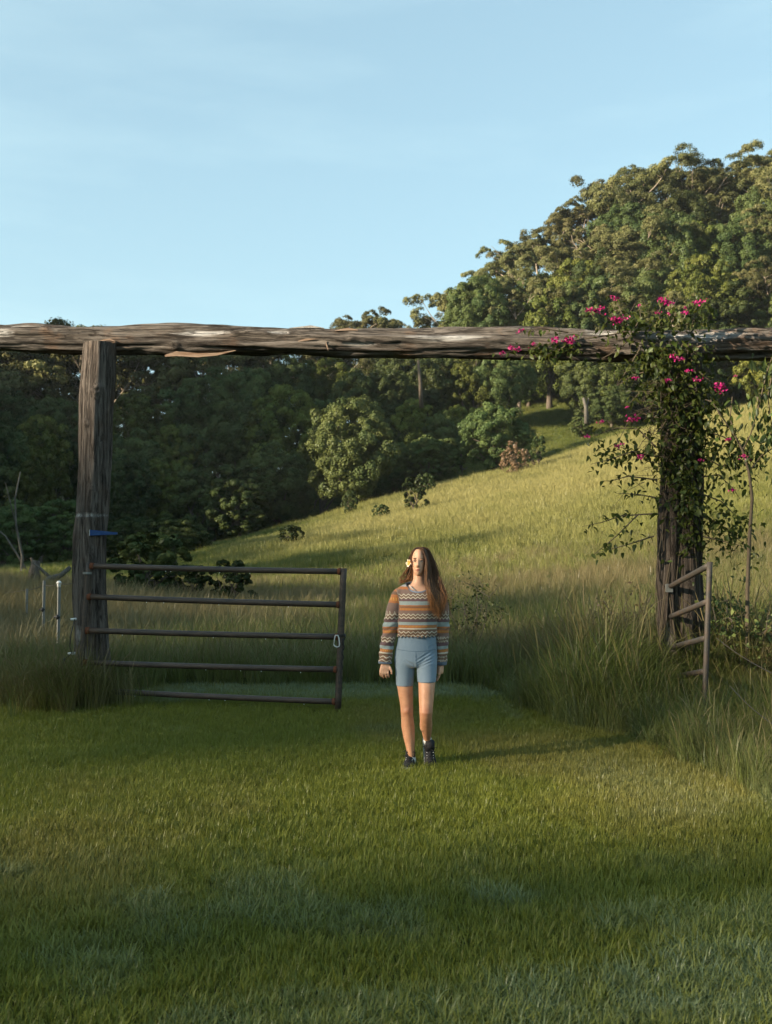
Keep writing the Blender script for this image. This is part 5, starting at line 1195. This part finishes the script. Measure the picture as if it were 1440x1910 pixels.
def strand(pl, r=.0030, wob=.011):
    # Catmull-Rom through the control points with small waves
    pl = [B(*q) for q in pl]; Q = []; n = len(pl); ph = hr.uniform(0, 6)
    for i in range(n - 1):
        p0, p1, p2, p3 = pl[max(i - 1, 0)], pl[i], pl[i + 1], pl[min(i + 2, n - 1)]
        for k in range(4):
            t = k / 4; q = .5 * ((2 * p1) + (p2 - p0) * t + (2 * p0 - 5 * p1 + 4 * p2 - p3) * t * t + (3 * p1 - p0 - 3 * p2 + p3) * t ** 3)
            g = (i + t) / (n - 1); Q.append(q + Vector((math.sin(ph + g * 13), math.cos(ph * 1.3 + g * 10), 0)) * wob * g)
    Q.append(pl[-1]); m_ = len(Q); n0 = len(mb.v)
    vr_ = hr.uniform(.6, 1.3); sh_ = hr.gauss(0, .20)
    mb.tube(Q, [r * vr_ * (.7 + .5 * math.sin(math.pi * min(1, i / m_ + .15))) * (1 if i < m_ * .75 else max(.15, (m_ - i) / (m_ * .25))) for i in range(m_)], 4, False)
    tt_.extend([min(1, max(0, (i // 4) / m_ + sh_)) for i in range(len(mb.v) - n0)])
for i in range(330):   # the heavy side, combed over to our right and down the front
    f = hr.random(); g = hr.gauss(0, 1)
    e = 1150 + hr.uniform(-26, 8) - abs(f - .5) * 22
    strand([(778 + 4 * f + hr.uniform(-1, 1), 1021.5 + hr.uniform(0, 1.5), -.060 + .12 * f), (789 + 7 * f, 1025.5 - 2 * f + hr.uniform(-.8, .8), -.070 + .11 * f), (795 + 8 * f + g * .5, 1042 + hr.uniform(-2, 2), -.075 + .12 * f), (796.5 + 12 * f + g * .8, 1064, -.080 + .10 * f), (796 + 19 * f + g * 1.2, 1088, -.095 + .06 * f), (799 + 27 * f + g * 1.6, 1110, -.125 + .04 * f), (806 + 19 * f + g * 2.2, 1130, -.132 + .035 * f), (810 + 11 * f + g * 2.8, e, -.132 + .03 * f)], .0031)
for i in range(110):   # fine face-side strands lit at the edge
    f = hr.random(); g = hr.gauss(0, 1)
    strand([(777 + hr.uniform(-1, 1), 1022, -.065), (787 + g * .4, 1027, -.082), (793 + 2 * f, 1044, -.090), (792.5 + 4 * f, 1062, -.092), (793 + 5 * f + g, 1084, -.098), (797 + 6 * f + g * 1.5, 1106, -.132), (802 + 8 * f + g * 2, 1128 + hr.uniform(-6, 14), -.136)], .0024)
for i in range(130):   # far side, tucked behind the ear with a curl on the shoulder
    f = hr.random(); g = hr.gauss(0, 1)
    strand([(776 - 2 * f, 1022 + 1.2 * f, -.05 + .10 * f), (769.5 - 1.5 * f, 1030, -.045 + .09 * f), (766.6 - 1.0 * f, 1044, -.012 + .06 * f), (766 - 2 * f + g * .4, 1058, .004 + .04 * f), (766 - 3 * f + g * .8, 1070, .0 + .03 * f), (762 - 5 * f + g, 1080, -.012 + .03 * f), (756 - 6 * f + g * 1.5, 1085 + hr.uniform(-3, 2), -.02), (750 - 3 * f + g * 2, 1087 + hr.uniform(-7, 3), -.015)], .0028)
for i in range(150):   # behind the neck
    f = hr.random(); g = hr.gauss(0, 1)
    strand([(781 + hr.uniform(-8, 8), 1024, .07), (768 + 28 * f, 1044, .09), (767 + 32 * f + g, 1066, .085), (765 + 40 * f + g, 1086, .09), (770 + 42 * f + g * 1.5, 1108 + hr.uniform(-8, 6), .10)], .0032)
for i in range(46):   # flyaway strands
    f = hr.random(); g = hr.gauss(0, 1)
    strand([(779 + 5 * f, 1021, -.03), (792 + 8 * f, 1026 + g, -.02), (804 + 6 * f + g, 1046, -.03), (811 + 6 * f + g * 2, 1070, -.04), (818 + 9 * f + g * 3, 1096, -.07), (822 + 10 * f + g * 4, 1118 + hr.uniform(-8, 10), -.10), (818 + 10 * f + g * 5, 1136 + hr.uniform(-10, 12), -.11)], .0016, .016)
for i in range(24):
    f = hr.random(); g = hr.gauss(0, 1)
    strand([(772, 1026, .0), (765 - 2 * f, 1040, .01), (763 - 3 * f + g, 1060, .01), (758 - 6 * f + g * 2, 1074, .0), (752 - 8 * f + g * 2, 1082 + hr.uniform(-5, 3), -.01)], .0015, .014)
hm = mb.mesh("hair"); fattr(hm, "tip", np.array(tt_))
m = Mat("long_brown_hair"); t_ = m.attr("tip").outputs['Fac']; n_ = m.noise(m.map(m.objc(), (220, 220, 8)), 1, 3, .6)
c = m.ramp(t_, [(0, (.030, .015, .009)), (.45, (.062, .030, .016)), (.75, (.15, .068, .028)), (1, (.34, .150, .055))]); c = m.mix(m.math('MULTIPLY', n_, .45), c, (.12, .056, .026))
M_HAIR = m.bsdf(c, .5, spec=.22)
obj("hair", hm, M_HAIR, person)

# --- frangipani behind the ear
fc = B(763.0, 1050.5, -.048); fl = thing("frangipani_flower", Vector((WX, WY, WZ)) + fc, "yellow and white frangipani flower tucked behind the woman's ear", "flower")
m = Mat("petal"); M_PETAL = m.leaf(m.ramp(m.attr("out").outputs['Fac'], [(0, (.85, .26, .010)), (.45, (.85, .38, .03)), (.72, (.88, .72, .50)), (1, (.86, .74, .70))]), .3, .04)
ax = Vector((-.80, -.58, .12)).normalized(); e1 = Vector((0, .15, 1)); e1 = (e1 - ax * e1.dot(ax)).normalized(); e2 = ax.cross(e1)
for k in range(5):
    a = 2 * math.pi * k / 5 + .25; d_ = e1 * math.cos(a) + e2 * math.sin(a); s_ = ax.cross(d_); mb = MB(); Vv = []; ov = []
    for i in range(6):
        t = i / 5; wv = .0115 * math.sin(math.pi * (t * .80 + .08)) * (1 + .3 * t)
        for j in (-1, 0, 1): Vv.append(d_ * .030 * t + s_ * (wv * j + .004 * t) + ax * (.010 * t - .003 * j * t)); ov.append(t)
    mb.add(Vv, [(i * 3 + j, i * 3 + j + 1, i * 3 + j + 4, i * 3 + j + 3) for i in range(5) for j in (0, 1)]); me = mb.mesh("petal"); fattr(me, "out", np.array(ov)); obj("petal", me, M_PETAL, fl)
# --- dark object in the hand
ph_ = Vector((WX, WY, WZ)) + B(721.5, 1254, -.020); pt = thing("phone", ph_, "small black object held in the woman's right hand", "phone")
mb = MB(); mb.box((0, 0, 0), (.058, .010, .050), Matrix.Rotation(.15, 3, 'Y')); me = mb.mesh("case", False)
bm = bmesh.new(); bm.from_mesh(me); bmesh.ops.bevel(bm, geom=bm.edges[:], offset=.003, segments=2, affect='EDGES'); bm.to_mesh(me); bm.free(); obj("case", me, M_BLACK, pt)

# ------------------------------------------------------------------ morning air
_z0 = float(GZ.min()) - 1.0; _z1 = 112.0
mb = MB(); mb.box((0, 300, (_z0 + _z1) / 2), (3200, 3200, _z1 - _z0)); hz = mb.mesh("haze", False)
m = Mat("haze"); pv = m.n("ShaderNodeVolumePrincipled"); pv.inputs['Density'].default_value = .00009; pv.inputs['Color'].default_value = (.85, .92, 1, 1); pv.inputs['Anisotropy'].default_value = .2
m.nt.links.new(pv.outputs[0], m.out.inputs['Volume'])
obj("haze", hz, m.m, kind="stuff", label="thin pale morning haze over the whole valley", cat="haze")
S.cycles.volume_bounces = 0
